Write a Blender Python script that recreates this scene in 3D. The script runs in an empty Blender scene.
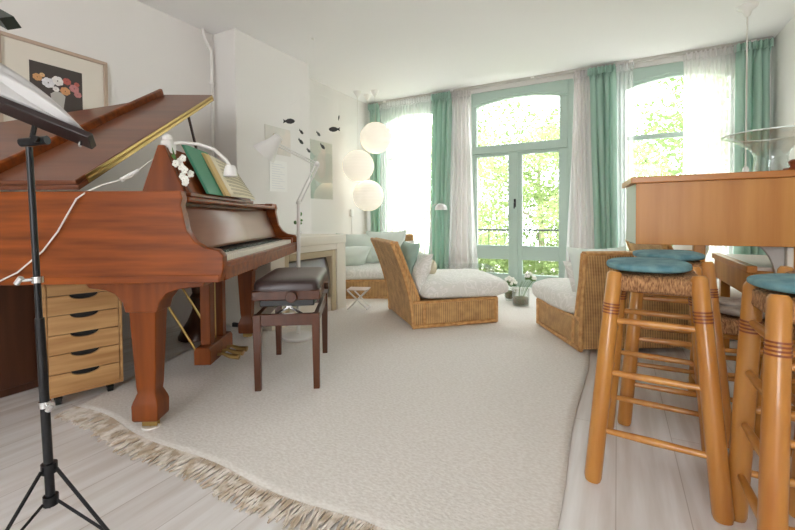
import bpy, bmesh, math, random
from mathutils import Vector, Matrix, noise
from math import sin, cos, pi, radians as R

# ------------------------------------------------------------------ camera, world, lights, exposure
SC = bpy.context.scene
COL = SC.collection
CAM_H, YAW, PITCH, ROLL, FPX = 0.87, 0.494, 0.0233, -0.0079, 408.0
cd = bpy.data.cameras.new('camera')
cam = bpy.data.objects.new('camera', cd)
COL.objects.link(cam)
cd.sensor_fit = 'HORIZONTAL'
cd.sensor_width = 36.0
cd.lens = 36.0 * FPX / 795.0
cd.shift_y = -(265.0 - 228.0) / 795.0
cd.clip_start = 0.05
cd.clip_end = 200
_cp, _sp, _cr, _sr = cos(PITCH), sin(PITCH), cos(ROLL), sin(ROLL)
_fw, _up, _rt = Vector((0, _cp, -_sp)), Vector((0, _sp, _cp)), Vector((1, 0, 0))
_r2, _u2 = _cr * _rt + _sr * _up, -_sr * _rt + _cr * _up
_m = Matrix((_r2, _u2, -_fw)).transposed()
cam.matrix_world = Matrix.Translation((0, 0, CAM_H)) @ (Matrix.Rotation(YAW, 3, 'Z') @ _m).to_4x4()
SC.camera = cam

SC.view_settings.view_transform = 'Standard'
SC.view_settings.look = 'None'
SC.view_settings.gamma = 1.0
SC.view_settings.use_curve_mapping = False
SC.view_settings.exposure = 0.2
SC.cycles.use_denoising = True
SC.cycles.max_bounces = 10
SC.cycles.diffuse_bounces = 6
SC.cycles.transparent_max_bounces = 24
SC.cycles.sample_clamp_indirect = 8

W = bpy.data.worlds.new('sky')
SC.world = W
W.use_nodes = True
_bg = W.node_tree.nodes['Background']
_bg.inputs[0].default_value = (0.94, 0.965, 1.0, 1)
_bg.inputs[1].default_value = 7.4

def area(name, loc, rot, sx, sy, power, color=(1, 1, 1)):
    l = bpy.data.lights.new(name, 'AREA')
    l.shape = 'RECTANGLE'; l.size = sx; l.size_y = sy; l.energy = power; l.color = color
    o = bpy.data.objects.new(name, l); COL.objects.link(o)
    o.location = loc; o.rotation_euler = rot
    return o
# area lamp added at the unseen rear window, daylight fill for the piano side
area('rear_fill', (0.3, -3.62, 1.45), (R(90), 0, 0), 1.5, 1.9, 25, (.95, .975, 1))
sun = bpy.data.lights.new('sun', 'SUN'); sun.energy = 5.0; sun.angle = R(4); sun.color = (1, .97, .9)
so = bpy.data.objects.new('sun', sun); COL.objects.link(so); so.rotation_euler = (R(42), R(-30), 0)
# portals over the garden windows help the sky light find the room
for _x, _w in ((-2.52, 1.1), (-1.05, 1.3), (0.52, 1.15)):
    a_ = area('window_portal', (_x, 5.30, 1.25), (R(-90), 0, 0), _w, 2.3, 1)
    a_.data.cycles.is_portal = True

# ------------------------------------------------------------------ materials
def S(r, g, b):
    f = lambda c: (c / 255 / 12.92) if c / 255 <= .04045 else ((c / 255 + .055) / 1.055) ** 2.4
    return (f(r), f(g), f(b), 1)

def mat(name, c, rough=.5, metal=0, spec=.5, c2=None, scale=8, stretch=(1, 1, 1), bump=0, detail=4, emis=None, es=0,
        coat=0, sheen=0, contrast=(.35, .65), bdist=.002):
    m = bpy.data.materials.new(name); m.use_nodes = True
    nt = m.node_tree; b = nt.nodes['Principled BSDF']
    b.inputs['Base Color'].default_value = c
    b.inputs['Roughness'].default_value = rough
    b.inputs['Metallic'].default_value = metal
    b.inputs['Specular IOR Level'].default_value = spec
    b.inputs['Coat Weight'].default_value = coat
    b.inputs['Coat Roughness'].default_value = .15
    b.inputs['Sheen Weight'].default_value = sheen
    if emis:
        b.inputs['Emission Color'].default_value = emis
        b.inputs['Emission Strength'].default_value = es
    if c2 or bump:
        tc = nt.nodes.new('ShaderNodeTexCoord'); mp = nt.nodes.new('ShaderNodeMapping')
        mp.inputs['Scale'].default_value = stretch
        nt.links.new(tc.outputs['Object'], mp.inputs[0])
        nz = nt.nodes.new('ShaderNodeTexNoise'); nz.inputs['Scale'].default_value = scale
        nz.inputs['Detail'].default_value = detail
        nt.links.new(mp.outputs[0], nz.inputs['Vector'])
        if c2:
            cr = nt.nodes.new('ShaderNodeValToRGB')
            cr.color_ramp.elements[0].position, cr.color_ramp.elements[1].position = contrast
            cr.color_ramp.elements[0].color = c; cr.color_ramp.elements[1].color = c2
            nt.links.new(nz.outputs[0], cr.inputs[0]); nt.links.new(cr.outputs[0], b.inputs['Base Color'])
        if bump:
            bp = nt.nodes.new('ShaderNodeBump'); bp.inputs['Strength'].default_value = bump
            bp.inputs['Distance'].default_value = bdist
            nt.links.new(nz.outputs[0], bp.inputs['Height']); nt.links.new(bp.outputs[0], b.inputs['Normal'])
    return m

def wood(name, c, c2, axis='x', rough=.3, scale=6, coat=.3, contrast=(.3, .7), bump=.05, spec=.28):
    st = {'x': (.12, 1.6, 1.6), 'y': (1.6, .12, 1.6), 'z': (1.6, 1.6, .12)}[axis]
    return mat(name, c, rough, spec=spec, c2=c2, scale=scale * 2.2, stretch=st, detail=7, coat=coat, contrast=contrast, bump=bump)

def mathn(nt, op, a, b=None, c=None):
    n = nt.nodes.new('ShaderNodeMath'); n.operation = op
    for i, v in enumerate((a, b, c)):
        if v is None: continue
        if isinstance(v, (int, float)): n.inputs[i].default_value = v
        else: nt.links.new(v, n.inputs[i])
    return n.outputs[0]

def wicker_mat(name, ca, cb, stake=.016, weft=.009):
    m = bpy.data.materials.new(name); m.use_nodes = True
    nt = m.node_tree; b = nt.nodes['Principled BSDF']
    tc = nt.nodes.new('ShaderNodeTexCoord'); sp = nt.nodes.new('ShaderNodeSeparateXYZ')
    nt.links.new(tc.outputs['Object'], sp.inputs[0])
    u = mathn(nt, 'ADD', sp.outputs[0], sp.outputs[1])
    a = mathn(nt, 'SINE', mathn(nt, 'MULTIPLY', u, 2 * pi / stake))
    w = mathn(nt, 'SINE', mathn(nt, 'MULTIPLY', sp.outputs[2], 2 * pi / weft))
    h = mathn(nt, 'MULTIPLY_ADD', a, .2, .5)
    h = mathn(nt, 'MULTIPLY_ADD', w, .14, h)
    nz = nt.nodes.new('ShaderNodeTexNoise'); nz.inputs['Scale'].default_value = 14; nz.inputs['Detail'].default_value = 5
    nt.links.new(tc.outputs['Object'], nz.inputs['Vector'])
    h2 = mathn(nt, 'MULTIPLY_ADD', nz.outputs[0], .9, mathn(nt, 'ADD', h, -.45))
    cr = nt.nodes.new('ShaderNodeValToRGB')
    cr.color_ramp.elements[0].position = .1; cr.color_ramp.elements[1].position = .8
    cr.color_ramp.elements[0].color = ca; cr.color_ramp.elements[1].color = cb
    nt.links.new(h2, cr.inputs[0]); nt.links.new(cr.outputs[0], b.inputs['Base Color'])
    b.inputs['Roughness'].default_value = .5
    bp = nt.nodes.new('ShaderNodeBump'); bp.inputs['Strength'].default_value = .7; bp.inputs['Distance'].default_value = .004
    nt.links.new(h, bp.inputs['Height']); nt.links.new(bp.outputs[0], b.inputs['Normal'])
    return m

def cloth_mix(name, c, transp, transl):
    m = bpy.data.materials.new(name); m.use_nodes = True
    nt = m.node_tree; nt.nodes.clear()
    o = nt.nodes.new('ShaderNodeOutputMaterial')
    d = nt.nodes.new('ShaderNodeBsdfDiffuse'); d.inputs[0].default_value = c
    t = nt.nodes.new('ShaderNodeBsdfTranslucent'); t.inputs[0].default_value = c
    p = nt.nodes.new('ShaderNodeBsdfTransparent')
    a = nt.nodes.new('ShaderNodeMixShader'); a.inputs[0].default_value = transl
    b = nt.nodes.new('ShaderNodeMixShader'); b.inputs[0].default_value = transp
    nt.links.new(d.outputs[0], a.inputs[1]); nt.links.new(t.outputs[0], a.inputs[2])
    nt.links.new(a.outputs[0], b.inputs[1]); nt.links.new(p.outputs[0], b.inputs[2])
    nt.links.new(b.outputs[0], o.inputs[0])
    return m

def glass_mat(name, tint=(1, 1, 1, 1), refl=.1, edge=.6):
    m = bpy.data.materials.new(name); m.use_nodes = True
    nt = m.node_tree; nt.nodes.clear()
    o = nt.nodes.new('ShaderNodeOutputMaterial')
    p = nt.nodes.new('ShaderNodeBsdfTransparent'); p.inputs[0].default_value = tint
    g = nt.nodes.new('ShaderNodeBsdfGlossy'); g.inputs['Roughness'].default_value = .03
    lw = nt.nodes.new('ShaderNodeLayerWeight'); lw.inputs[0].default_value = .35
    f = mathn(nt, 'MULTIPLY_ADD', lw.outputs['Facing'], edge, refl)
    x = nt.nodes.new('ShaderNodeMixShader')
    nt.links.new(f, x.inputs[0]); nt.links.new(p.outputs[0], x.inputs[1]); nt.links.new(g.outputs[0], x.inputs[2])
    nt.links.new(x.outputs[0], o.inputs[0])
    return m

def plank_mat():
    m = bpy.data.materials.new('whitewashed_planks'); m.use_nodes = True
    nt = m.node_tree; b = nt.nodes['Principled BSDF']
    tc = nt.nodes.new('ShaderNodeTexCoord'); mp = nt.nodes.new('ShaderNodeMapping')
    mp.inputs['Rotation'].default_value = (0, 0, R(90))
    nt.links.new(tc.outputs['Object'], mp.inputs[0])
    br = nt.nodes.new('ShaderNodeTexBrick')
    br.inputs['Scale'].default_value = 1; br.inputs['Brick Width'].default_value = 1.9; br.inputs['Row Height'].default_value = .19
    br.inputs['Mortar Size'].default_value = .0016; br.inputs['Mortar Smooth'].default_value = .3
    br.inputs['Color1'].default_value = S(226, 223, 221); br.inputs['Color2'].default_value = S(234, 232, 230)
    br.inputs['Mortar'].default_value = S(196, 189, 183)
    nt.links.new(mp.outputs[0], br.inputs['Vector'])
    m2 = nt.nodes.new('ShaderNodeMapping'); m2.inputs['Scale'].default_value = (9, .7, 1)
    nt.links.new(tc.outputs['Object'], m2.inputs[0])
    nz = nt.nodes.new('ShaderNodeTexNoise'); nz.inputs['Scale'].default_value = 2.4; nz.inputs['Detail'].default_value = 7
    nt.links.new(m2.outputs[0], nz.inputs['Vector'])
    cr = nt.nodes.new('ShaderNodeValToRGB')
    cr.color_ramp.elements[0].position = .32; cr.color_ramp.elements[1].position = .62
    cr.color_ramp.elements[0].color = S(232, 227, 222); cr.color_ramp.elements[1].color = (1, 1, 1, 1)
    nt.links.new(nz.outputs[0], cr.inputs[0])
    mx = nt.nodes.new('ShaderNodeMix'); mx.data_type = 'RGBA'; mx.blend_type = 'MULTIPLY'; mx.inputs[0].default_value = 1
    nt.links.new(br.outputs[0], mx.inputs[6]); nt.links.new(cr.outputs[0], mx.inputs[7])
    nt.links.new(mx.outputs[2], b.inputs['Base Color'])
    b.inputs['Roughness'].default_value = .34
    return m

def floral_mat():
    m = bpy.data.materials.new('floral_cotton'); m.use_nodes = True
    nt = m.node_tree; b = nt.nodes['Principled BSDF']
    tc = nt.nodes.new('ShaderNodeTexCoord')
    n0 = nt.nodes.new('ShaderNodeTexNoise'); n0.inputs['Scale'].default_value = 6
    nt.links.new(tc.outputs['Object'], n0.inputs['Vector'])
    mxv = nt.nodes.new('ShaderNodeMix'); mxv.data_type = 'RGBA'; mxv.inputs[0].default_value = .25
    nt.links.new(tc.outputs['Object'], mxv.inputs[6]); nt.links.new(n0.outputs[1], mxv.inputs[7])
    v = nt.nodes.new('ShaderNodeTexVoronoi'); v.inputs['Scale'].default_value = 13
    nt.links.new(mxv.outputs[2], v.inputs['Vector'])
    s = mathn(nt, 'SINE', mathn(nt, 'MULTIPLY', v.outputs['Distance'], 22))
    cr = nt.nodes.new('ShaderNodeValToRGB')
    cr.color_ramp.elements[0].position = .25; cr.color_ramp.elements[1].position = .75
    cr.color_ramp.elements[0].color = S(227, 226, 219); cr.color_ramp.elements[1].color = S(240, 238, 233)
    nt.links.new(s, cr.inputs[0]); nt.links.new(cr.outputs[0], b.inputs['Base Color'])
    b.inputs['Roughness'].default_value = .85
    return m

M = {}
M['wall'] = mat('white_plaster', S(232, 229, 225), .8, bump=.05, scale=60)
M['ceil'] = mat('white_ceiling', S(244, 243, 243), .85)
M['floor'] = plank_mat()
M['green'] = mat('sage_green_paint', S(184, 205, 194), .4)
M['greencurt'] = cloth_mix('green_curtain_cloth', S(200, 226, 214), 0, .45)
M['sheer'] = cloth_mix('white_sheer', S(250, 247, 246), .3, .6)
M['sheerthin'] = cloth_mix('thin_white_sheer', S(250, 250, 250), .55, .7)
M['glass'] = glass_mat('window_glass', refl=.02, edge=.1)
M['clear'] = glass_mat('clear_glass', (.95, .97, .96, 1), .05, .35)
M['mahog'] = wood('mahogany_veneer', S(100, 45, 9), S(150, 76, 22), 'x', .36, 9, .08)
M['mahogz'] = wood('mahogany_upright', S(98, 45, 10), S(138, 70, 22), 'z', .38, 5, .08)
M['satin'] = wood('satin_fallboard', S(140, 88, 60), S(160, 106, 76), 'y', .42, 4, 1, spec=.8)
M['satin'].node_tree.nodes['Principled BSDF'].inputs['Coat Roughness'].default_value = .38
M['lid'] = wood('mahogany_lid', S(100, 56, 34), S(122, 72, 46), 'x', .34, 4, .25)
M['dark'] = wood('dark_walnut', S(62, 36, 24), S(82, 50, 34), 'z', .35)
M['benchw'] = wood('walnut_stained_beech', S(70, 37, 20), S(92, 52, 32), 'z', .3)
M['brass'] = mat('brass', S(196, 166, 104), .35, 1)
M['gold'] = mat('gold_iron_plate', S(190, 150, 70), .4, .8)
M['felt'] = mat('dark_felt', S(40, 24, 20), .9)
M['white_key'] = mat('ivory', S(240, 236, 224), .25)
M['black_key'] = mat('ebony', S(18, 17, 17), .25)
M['leather'] = mat('dark_brown_leather', S(62, 46, 44), .33, bump=.15, scale=90)
M['white'] = mat('white_enamel', S(236, 234, 230), .35)
M['whitem'] = mat('white_painted_metal', S(228, 226, 222), .3)
M['chrome'] = mat('chrome', S(205, 205, 205), .2, 1)
M['pine'] = wood('light_pine', S(194, 150, 98), S(214, 172, 120), 'x', .4, 7, .1)
M['piney'] = wood('light_pine_side', S(162, 116, 70), S(206, 164, 112), 'y', .4, 7, .1)
M['black'] = mat('black_plastic', S(20, 20, 21), .4)
M['blackmetal'] = mat('black_painted_metal', S(34, 34, 36), .3, .5)
M['darkgreen'] = mat('dark_green_metal', S(38, 48, 44), .4)
M['standwood'] = mat('dark_brown_tray', S(36, 22, 20), .35)
M['paper'] = cloth_mix('sheet_paper', S(222, 220, 218), 0, .3)
M['sheet'] = mat('printed_music', S(236, 228, 202), .7)
M['ink'] = mat('printed_ink', S(178, 170, 150), .8)
M['book'] = mat('green_book_cloth', S(66, 142, 112), .5)
M['bookedge'] = mat('yellowed_pages', S(214, 186, 130), .8)
M['rug'] = mat('cream_wool', S(220, 214, 206), .95, c2=S(234, 230, 224), scale=70, detail=6, bump=.6, bdist=.004, stretch=(1, 1.6, 1))
M['fringe'] = mat('fringe_wool', S(188, 170, 148), .95, c2=S(226, 217, 206), scale=22, contrast=(.42, .58))
M['wicker'] = wicker_mat('honey_wicker', S(136, 92, 48), S(220, 178, 120))
M['wickerrim'] = mat('rattan_cane', S(182, 130, 74), .4, c2=S(212, 166, 108), scale=30)
M['floral'] = floral_mat()
M['cotton'] = mat('white_cotton', S(238, 236, 230), .85)
M['mint'] = mat('pale_mint_cotton', S(226, 236, 228), .85)
M['teal'] = mat('sage_teal_cushion_cloth', S(156, 182, 172), .85)
M['cream'] = mat('cream_cotton', S(228, 218, 192), .85)
M['honey'] = wood('honey_beech', S(164, 98, 36), S(206, 150, 76), 'z', .28, 6, .5, (.2, .8))
M['honeyx'] = wood('honey_birch_veneer', S(172, 106, 38), S(206, 146, 72), 'z', .38, 4, .1, (.2, .8))
M['honeytop'] = wood('honey_top', S(180, 112, 46), S(200, 134, 64), 'x', .36, 4, .2)
M['band'] = mat('burnt_ring', S(128, 62, 26), .4)
M['rush'] = mat('woven_rush', S(118, 76, 44), .8, c2=S(196, 148, 100), scale=60, stretch=(4, 1, 1), bump=1, bdist=.006)
M['blue'] = mat('teal_blue_cushion', S(82, 126, 136), .85, c2=S(116, 154, 158), scale=26)
M['greycloth'] = mat('grey_knit', S(150, 138, 128), .9, c2=S(184, 174, 164), scale=25)
M['palegreen'] = mat('pale_green_grey_paint', S(196, 206, 190), .5)
M['greyp'] = mat('pale_grey_paint', S(186, 182, 176), .5)
M['mantel'] = mat('ivory_painted_stone', S(228, 222, 208), .45)
M['mantelin'] = mat('sand_stone', S(196, 180, 150), .5)
M['screen'] = mat('grey_metal_screen', S(150, 150, 154), .4, .3)
M['ledge'] = mat('pinkish_white_laminate', S(222, 206, 196), .3)
M['frame'] = mat('pale_wood_frame', S(188, 166, 148), .4)
M['mount'] = mat('cream_card_mount', S(226, 219, 206), .8)
M['print'] = mat('dark_print', S(74, 66, 62), .6)
M['poster'] = mat('faded_poster', S(206, 208, 200), .5, c2=S(226, 216, 206), scale=4)
M['leafw'] = cloth_mix('tree_leaf', S(152, 170, 116), 0, .5)
M['leafd'] = cloth_mix('deep_leaf', S(122, 144, 92), 0, .5)
M['leafm'] = mat('moss', S(92, 104, 62), .9, c2=S(120, 96, 66), scale=30)
M['bark'] = mat('bark', S(150, 138, 124), .9)
M['iron'] = mat('dark_iron', S(60, 66, 62), .5, .3)
M['petal'] = mat('white_petal', S(244, 244, 236), .7)
M['stem'] = mat('green_stem', S(96, 134, 74), .7)
M['stone'] = mat('pale_pavement', S(200, 196, 188), .9)
M['lantern'] = mat('rice_paper', S(246, 240, 228), .8, emis=S(255, 243, 224), es=.34)
M['fish'] = mat('black_card', S(30, 28, 28), .6)
M['cord'] = mat('white_cord', S(226, 222, 214), .5)

# ------------------------------------------------------------------ builders
class MB:
    def __init__(s): s.bm = bmesh.new()
    def box(s, x0, y0, z0, x1, y1, z1):
        v = [s.bm.verts.new(p) for p in ((x0, y0, z0), (x1, y0, z0), (x1, y1, z0), (x0, y1, z0), (x0, y0, z1), (x1, y0, z1), (x1, y1, z1), (x0, y1, z1))]
        for f in ((0, 3, 2, 1), (4, 5, 6, 7), (0, 1, 5, 4), (1, 2, 6, 5), (2, 3, 7, 6), (3, 0, 4, 7)):
            s.bm.faces.new([v[i] for i in f])
        return s
    def prism(s, pts, axis, a, b):
        mk = {'x': lambda p, t: (t, p[0], p[1]), 'y': lambda p, t: (p[0], t, p[1]), 'z': lambda p, t: (p[0], p[1], t)}[axis]
        A = [s.bm.verts.new(mk(p, a)) for p in pts]; B = [s.bm.verts.new(mk(p, b)) for p in pts]
        n = len(pts)
        s.bm.faces.new(A); s.bm.faces.new(list(reversed(B)))
        for i in range(n): s.bm.faces.new((A[i], B[i], B[(i + 1) % n], A[(i + 1) % n]))
        return s
    def tube(s, pts, r, seg=10, ell=1.0):
        pts = [Vector(p) for p in pts]; n = len(pts)
        rs = r if isinstance(r, (list, tuple)) else [r] * n
        rings = []; ref = None
        for i, p in enumerate(pts):
            t = (pts[min(i + 1, n - 1)] - pts[max(i - 1, 0)]).normalized()
            if ref is None: ref = Vector((0, 0, 1)) if abs(t.z) < .9 else Vector((1, 0, 0))
            a = ref - t * ref.dot(t)
            if a.length < 1e-4: a = Vector((0, 1, 0)) - t * t.y
            a.normalize(); ref = a; b = t.cross(a)
            rings.append([s.bm.verts.new(p + (a * cos(2 * pi * k / seg) + b * sin(2 * pi * k / seg) * ell) * rs[i]) for k in range(seg)])
        for i in range(n - 1):
            for k in range(seg):
                s.bm.faces.new((rings[i][k], rings[i][(k + 1) % seg], rings[i + 1][(k + 1) % seg], rings[i + 1][k]))
        s.bm.faces.new(list(reversed(rings[0]))); s.bm.faces.new(rings[-1])
        return s
    def lathe(s, prof, c=(0, 0, 0), seg=24, cap=True):
        rings = []
        for r, z in prof:
            rings.append([s.bm.verts.new((c[0] + r * cos(2 * pi * k / seg), c[1] + r * sin(2 * pi * k / seg), c[2] + z)) for k in range(seg)])
        for i in range(len(rings) - 1):
            for k in range(seg):
                s.bm.faces.new((rings[i][k], rings[i][(k + 1) % seg], rings[i + 1][(k + 1) % seg], rings[i + 1][k]))
        if cap:
            s.bm.faces.new(list(reversed(rings[0]))); s.bm.faces.new(rings[-1])
        return s
    def ball(s, c, r, seg=16, e=1.0, nz=0, ns=3.0, e2=None):
        rx, ry, rz = r if isinstance(r, (list, tuple)) else (r, r, r)
        e2 = e2 or e
        sg = lambda v, q: math.copysign(abs(v) ** q, v)
        rows = []
        def P(th, ph):
            x = rx * sg(cos(ph), e2) * sg(cos(th), e); y = ry * sg(cos(ph), e2) * sg(sin(th), e); z = rz * sg(sin(ph), e2)
            v = Vector((x, y, z))
            if nz: v += v.normalized() * nz * noise.noise(Vector((x, y, z)) * ns + Vector(c))
            return s.bm.verts.new(v + Vector(c))
        h = seg // 2
        top, bot = P(0, pi / 2), P(0, -pi / 2)
        for i in range(1, h):
            ph = -pi / 2 + pi * i / h
            rows.append([P(2 * pi * k / seg, ph) for k in range(seg)])
        for i in range(len(rows) - 1):
            for k in range(seg):
                s.bm.faces.new((rows[i][k], rows[i][(k + 1) % seg], rows[i + 1][(k + 1) % seg], rows[i + 1][k]))
        for k in range(seg):
            s.bm.faces.new((bot, rows[0][(k + 1) % seg], rows[0][k])); s.bm.faces.new((top, rows[-1][k], rows[-1][(k + 1) % seg]))
        return s
    def pillow(s, w, h, t, mx=None, n=14, wr=.012, seed=0):
        mx = mx or Matrix.Identity(4)
        for sd in (1, -1):
            g = []
            for i in range(n + 1):
                row = []
                for j in range(n + 1):
                    u, v = -1 + 2 * i / n, -1 + 2 * j / n
                    k = max(0, (1 - u * u) * (1 - v * v)) ** .42
                    x = u * w / 2 * (1 - .09 * (1 - v * v)); y = v * h / 2 * (1 - .09 * (1 - u * u))
                    z = sd * t / 2 * k + wr * k * noise.noise(Vector((x * 9 + seed, y * 9, sd * 3)))
                    row.append(s.bm.verts.new(mx @ Vector((x, y, z))))
                g.append(row)
            for i in range(n):
                for j in range(n):
                    q = (g[i][j], g[i + 1][j], g[i + 1][j + 1], g[i][j + 1])
                    s.bm.faces.new(q if sd > 0 else tuple(reversed(q)))
        bmesh.ops.remove_doubles(s.bm, verts=s.bm.verts, dist=1e-4)
        return s
    def grid(s, fn, nu, nv):
        g = [[s.bm.verts.new(fn(i / nu, j / nv)) for j in range(nv + 1)] for i in range(nu + 1)]
        for i in range(nu):
            for j in range(nv): s.bm.faces.new((g[i][j], g[i + 1][j], g[i + 1][j + 1], g[i][j + 1]))
        return s
    def build(s, name, m, parent=None, bevel=0, angle=40, solid=0, sub=0, seg=2, fix=True):
        if fix: bmesh.ops.recalc_face_normals(s.bm, faces=s.bm.faces)
        me = bpy.data.meshes.new(name); s.bm.to_mesh(me); s.bm.free()
        me.materials.append(m)
        for p in me.polygons: p.use_smooth = True
        me.set_sharp_from_angle(angle=R(angle))
        o = bpy.data.objects.new(name, me); COL.objects.link(o)
        if parent: o.parent = parent
        if solid:
            k = o.modifiers.new('s', 'SOLIDIFY'); k.thickness = solid
        if bevel:
            k = o.modifiers.new('b', 'BEVEL'); k.width = bevel; k.segments = seg; k.limit_method = 'ANGLE'; k.angle_limit = R(35)
        if sub:
            k = o.modifiers.new('u', 'SUBSURF'); k.levels = sub; k.render_levels = sub
        return o

def tag(o, label=None, cat=None, group=None, kind=None):
    if label: o['label'] = label
    if cat: o['category'] = cat
    if group: o['group'] = group
    if kind: o['kind'] = kind
    return o
def thing(name, loc, rz, label, cat, group=None):
    o = bpy.data.objects.new(name, None); COL.objects.link(o)
    o.empty_display_size = .1
    o.location = loc; o.rotation_euler = (0, 0, rz)
    return tag(o, label, cat, group)
def struct(o): o['kind'] = 'structure'; return o
def copy_tree(o, parent=None):
    c = o.copy(); COL.objects.link(c)
    if parent: c.parent = parent
    for ch in list(o.children): copy_tree(ch, c)
    return c
def box(name, b, m, parent=None, bevel=0): return MB().box(*b).build(name, m, parent, bevel)
def TR(x, y, z, rx=0, ry=0, rz=0):
    return Matrix.Translation((x, y, z)) @ Matrix.Rotation(rz, 4, 'Z') @ Matrix.Rotation(ry, 4, 'Y') @ Matrix.Rotation(rx, 4, 'X')

# ------------------------------------------------------------------ the room
XL, XR, YB, YR, CH = -3.18, 1.28, 5.12, -3.8, 2.52
BX, BY0, BY1 = -2.90, 2.46, 3.43          # chimney breast
struct(box('floor', (XL - .12, YR, -.1, XR + .12, YB + .15, 0), M['floor']))
struct(box('ceiling', (XL - .12, YR, CH, XR + .12, YB + .15, CH + .1), M['ceil']))
wl = MB().box(XL - .12, YR, 0, XL, YB + .15, CH)
struct(wl.build('wall_left', M['wall']))
struct(box('wall_chimney_breast', (XL, BY0, 0, BX, BY1, CH), M['wall'], bevel=.01))
struct(box('wall_right', (XR, YR, 0, XR + .12, YB + .15, CH), M['wall']))

def arch(x0, x1, zs, za, n=16):
    return [(x0 + (x1 - x0) * i / n, zs + (za - zs) * (1 - (2 * i / n - 1) ** 2)) for i in range(n + 1)]
WIN = ((-3.02, -2.05, .32), (-1.72, -.44, 0), (0.0, 1.06, .32))       # openings of window_1, door_1, window_2
ZT = 2.47
b = MB()
xs = [XL] + [v for w in WIN for v in w[:2]] + [XR]
for i in range(0, len(xs), 2): b.box(xs[i], YB, 0, xs[i + 1], YB + .15, CH)
for x0, x1, z0 in WIN:
    b.box(x0, YB, ZT, x1, YB + .15, CH)
    if z0: b.box(x0, YB, 0, x1, YB + .15, z0)
struct(b.build('wall_back', M['wall']))
# rear wall, behind the camera, with a tall window
b = MB()
for x0, x1 in ((XL, -.5), (1.1, XR)): b.box(x0, YR, 0, x1, YR + .12, CH)
for x0, x1 in ((-.5, 1.1),):
    b.box(x0, YR, 0, x1, YR + .12, .45); b.box(x0, YR, 2.4, x1, YR + .12, CH)
struct(b.build('wall_rear', M['wall']))

def window(name, x0, x1, z0, rail):
    f = MB(); y0, y1 = YB + .02, YB + .09
    f.box(x0, y0, z0, x0 + .08, y1, ZT); f.box(x1 - .08, y0, z0, x1, y1, ZT)
    f.box(x0 + .08, y0, z0, x1 - .08, y1, z0 + .07)
    a = arch(x0 + .08, x1 - .08, 2.26, 2.33)
    f.prism(a + [(x1 - .08, ZT), (x0 + .08, ZT)], 'y', y0, y1)
    a2 = arch(x0 + .08, x1 - .08, 2.26, 2.33)
    lip = MB(); lip.tube([(p[0], y0 - .004, p[1] + .035) for p in a2], .009, 6)
    o = struct(f.build(name, M['green'], bevel=.006))
    lip.build('arch_bead', M['green'], o)
    if rail:
        box('middle_rail', (x0 + .08, y0 + .005, rail, x1 - .08, y1 - .01, rail + .05), M['green'], o, .005)
    g = MB()
    g.box(x0 + .08, y0 + .04, z0 + .07, x1 - .08, y0 + .045, 2.33)
    g.build('pane', M['glass'], o)
    return o
window('window_1', *WIN[0], 1.70)
window('window_2', *WIN[2], 1.70)
struct(box('trim_1', (WIN[0][0] - .02, YB - .09, .28, WIN[0][1] + .02, YB + .02, .32), M['white'], bevel=.006))
struct(box('trim_2', (WIN[2][0] - .02, YB - .09, .28, WIN[2][1] + .02, YB + .02, .32), M['white'], bevel=.006))
# french doors under an arched transom light
x0, x1 = WIN[1][:2]
y0, y1 = YB + .02, YB + .09
f = MB()
f.box(x0, y0, 0, x0 + .07, y1, ZT); f.box(x1 - .07, y0, 0, x1, y1, ZT)
f.prism(arch(x0 + .07, x1 - .07, 2.275, 2.355) + [(x1 - .07, ZT), (x0 + .07, ZT)], 'y', y0, y1)
f.box(x0 + .07, y0 - .01, 1.685, x1 - .07, y1, 1.785)
d1 = struct(f.build('door_1', M['green'], bevel=.006))
tl = MB()
tl.box(x0 + .07, y0 + .01, 1.785, -1.60, y1 - .01, 2.34); tl.box(-.60, y0 + .01, 1.785, x1 - .07, y1 - .01, 2.34)
tl.build('transom_frame', M['green'], d1, .004)
MB().tube([(p[0], y0 - .004, p[1] + .03) for p in arch(x0 + .07, x1 - .07, 2.275, 2.355)], .009, 6).build('arch_bead', M['green'], d1)
box('transom_pane', (-1.60, y0 + .035, 1.785, -.60, y0 + .04, 2.36), M['glass'], d1)
def leaf(xa, xb, ga, gb):
    f = MB(); a, c = y0 + .012, y1 - .012
    f.box(xa, a, .01, ga, c, 1.683); f.box(gb, a, .01, xb, c, 1.683)
    for za, zb in ((.01, .165), (.345, .52), (1.645, 1.683)): f.box(ga, a, za, gb, c, zb)
    o = f.build('door_leaf', M['green'], d1, .005)
    box('pane', (ga, y0 + .035, .165, gb, y0 + .04, .345), M['glass'], o)
    box('pane', (ga, y0 + .035, .52, gb, y0 + .04, 1.645), M['glass'], o)
    return o
l1 = leaf(x0 + .07, -1.115, -1.60, -1.20)
l2 = leaf(-1.11, x1 - .07, -1.03, -.61)
box('cover_strip', (-1.14, y0 - .008, .01, -1.085, y0 + .012, 1.683), M['green'], l2, .004)
hd = MB(); hd.box(-1.125, y0 - .02, 1.0, -1.10, y0 - .008, 1.10); hd.tube([(-1.112, y0 - .03, 1.05), (-1.112, y0 - .055, 1.05), (-1.112, y0 - .055, .98)], .008, 8)
hd.build('door_handle', M['blackmetal'], l2)
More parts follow.
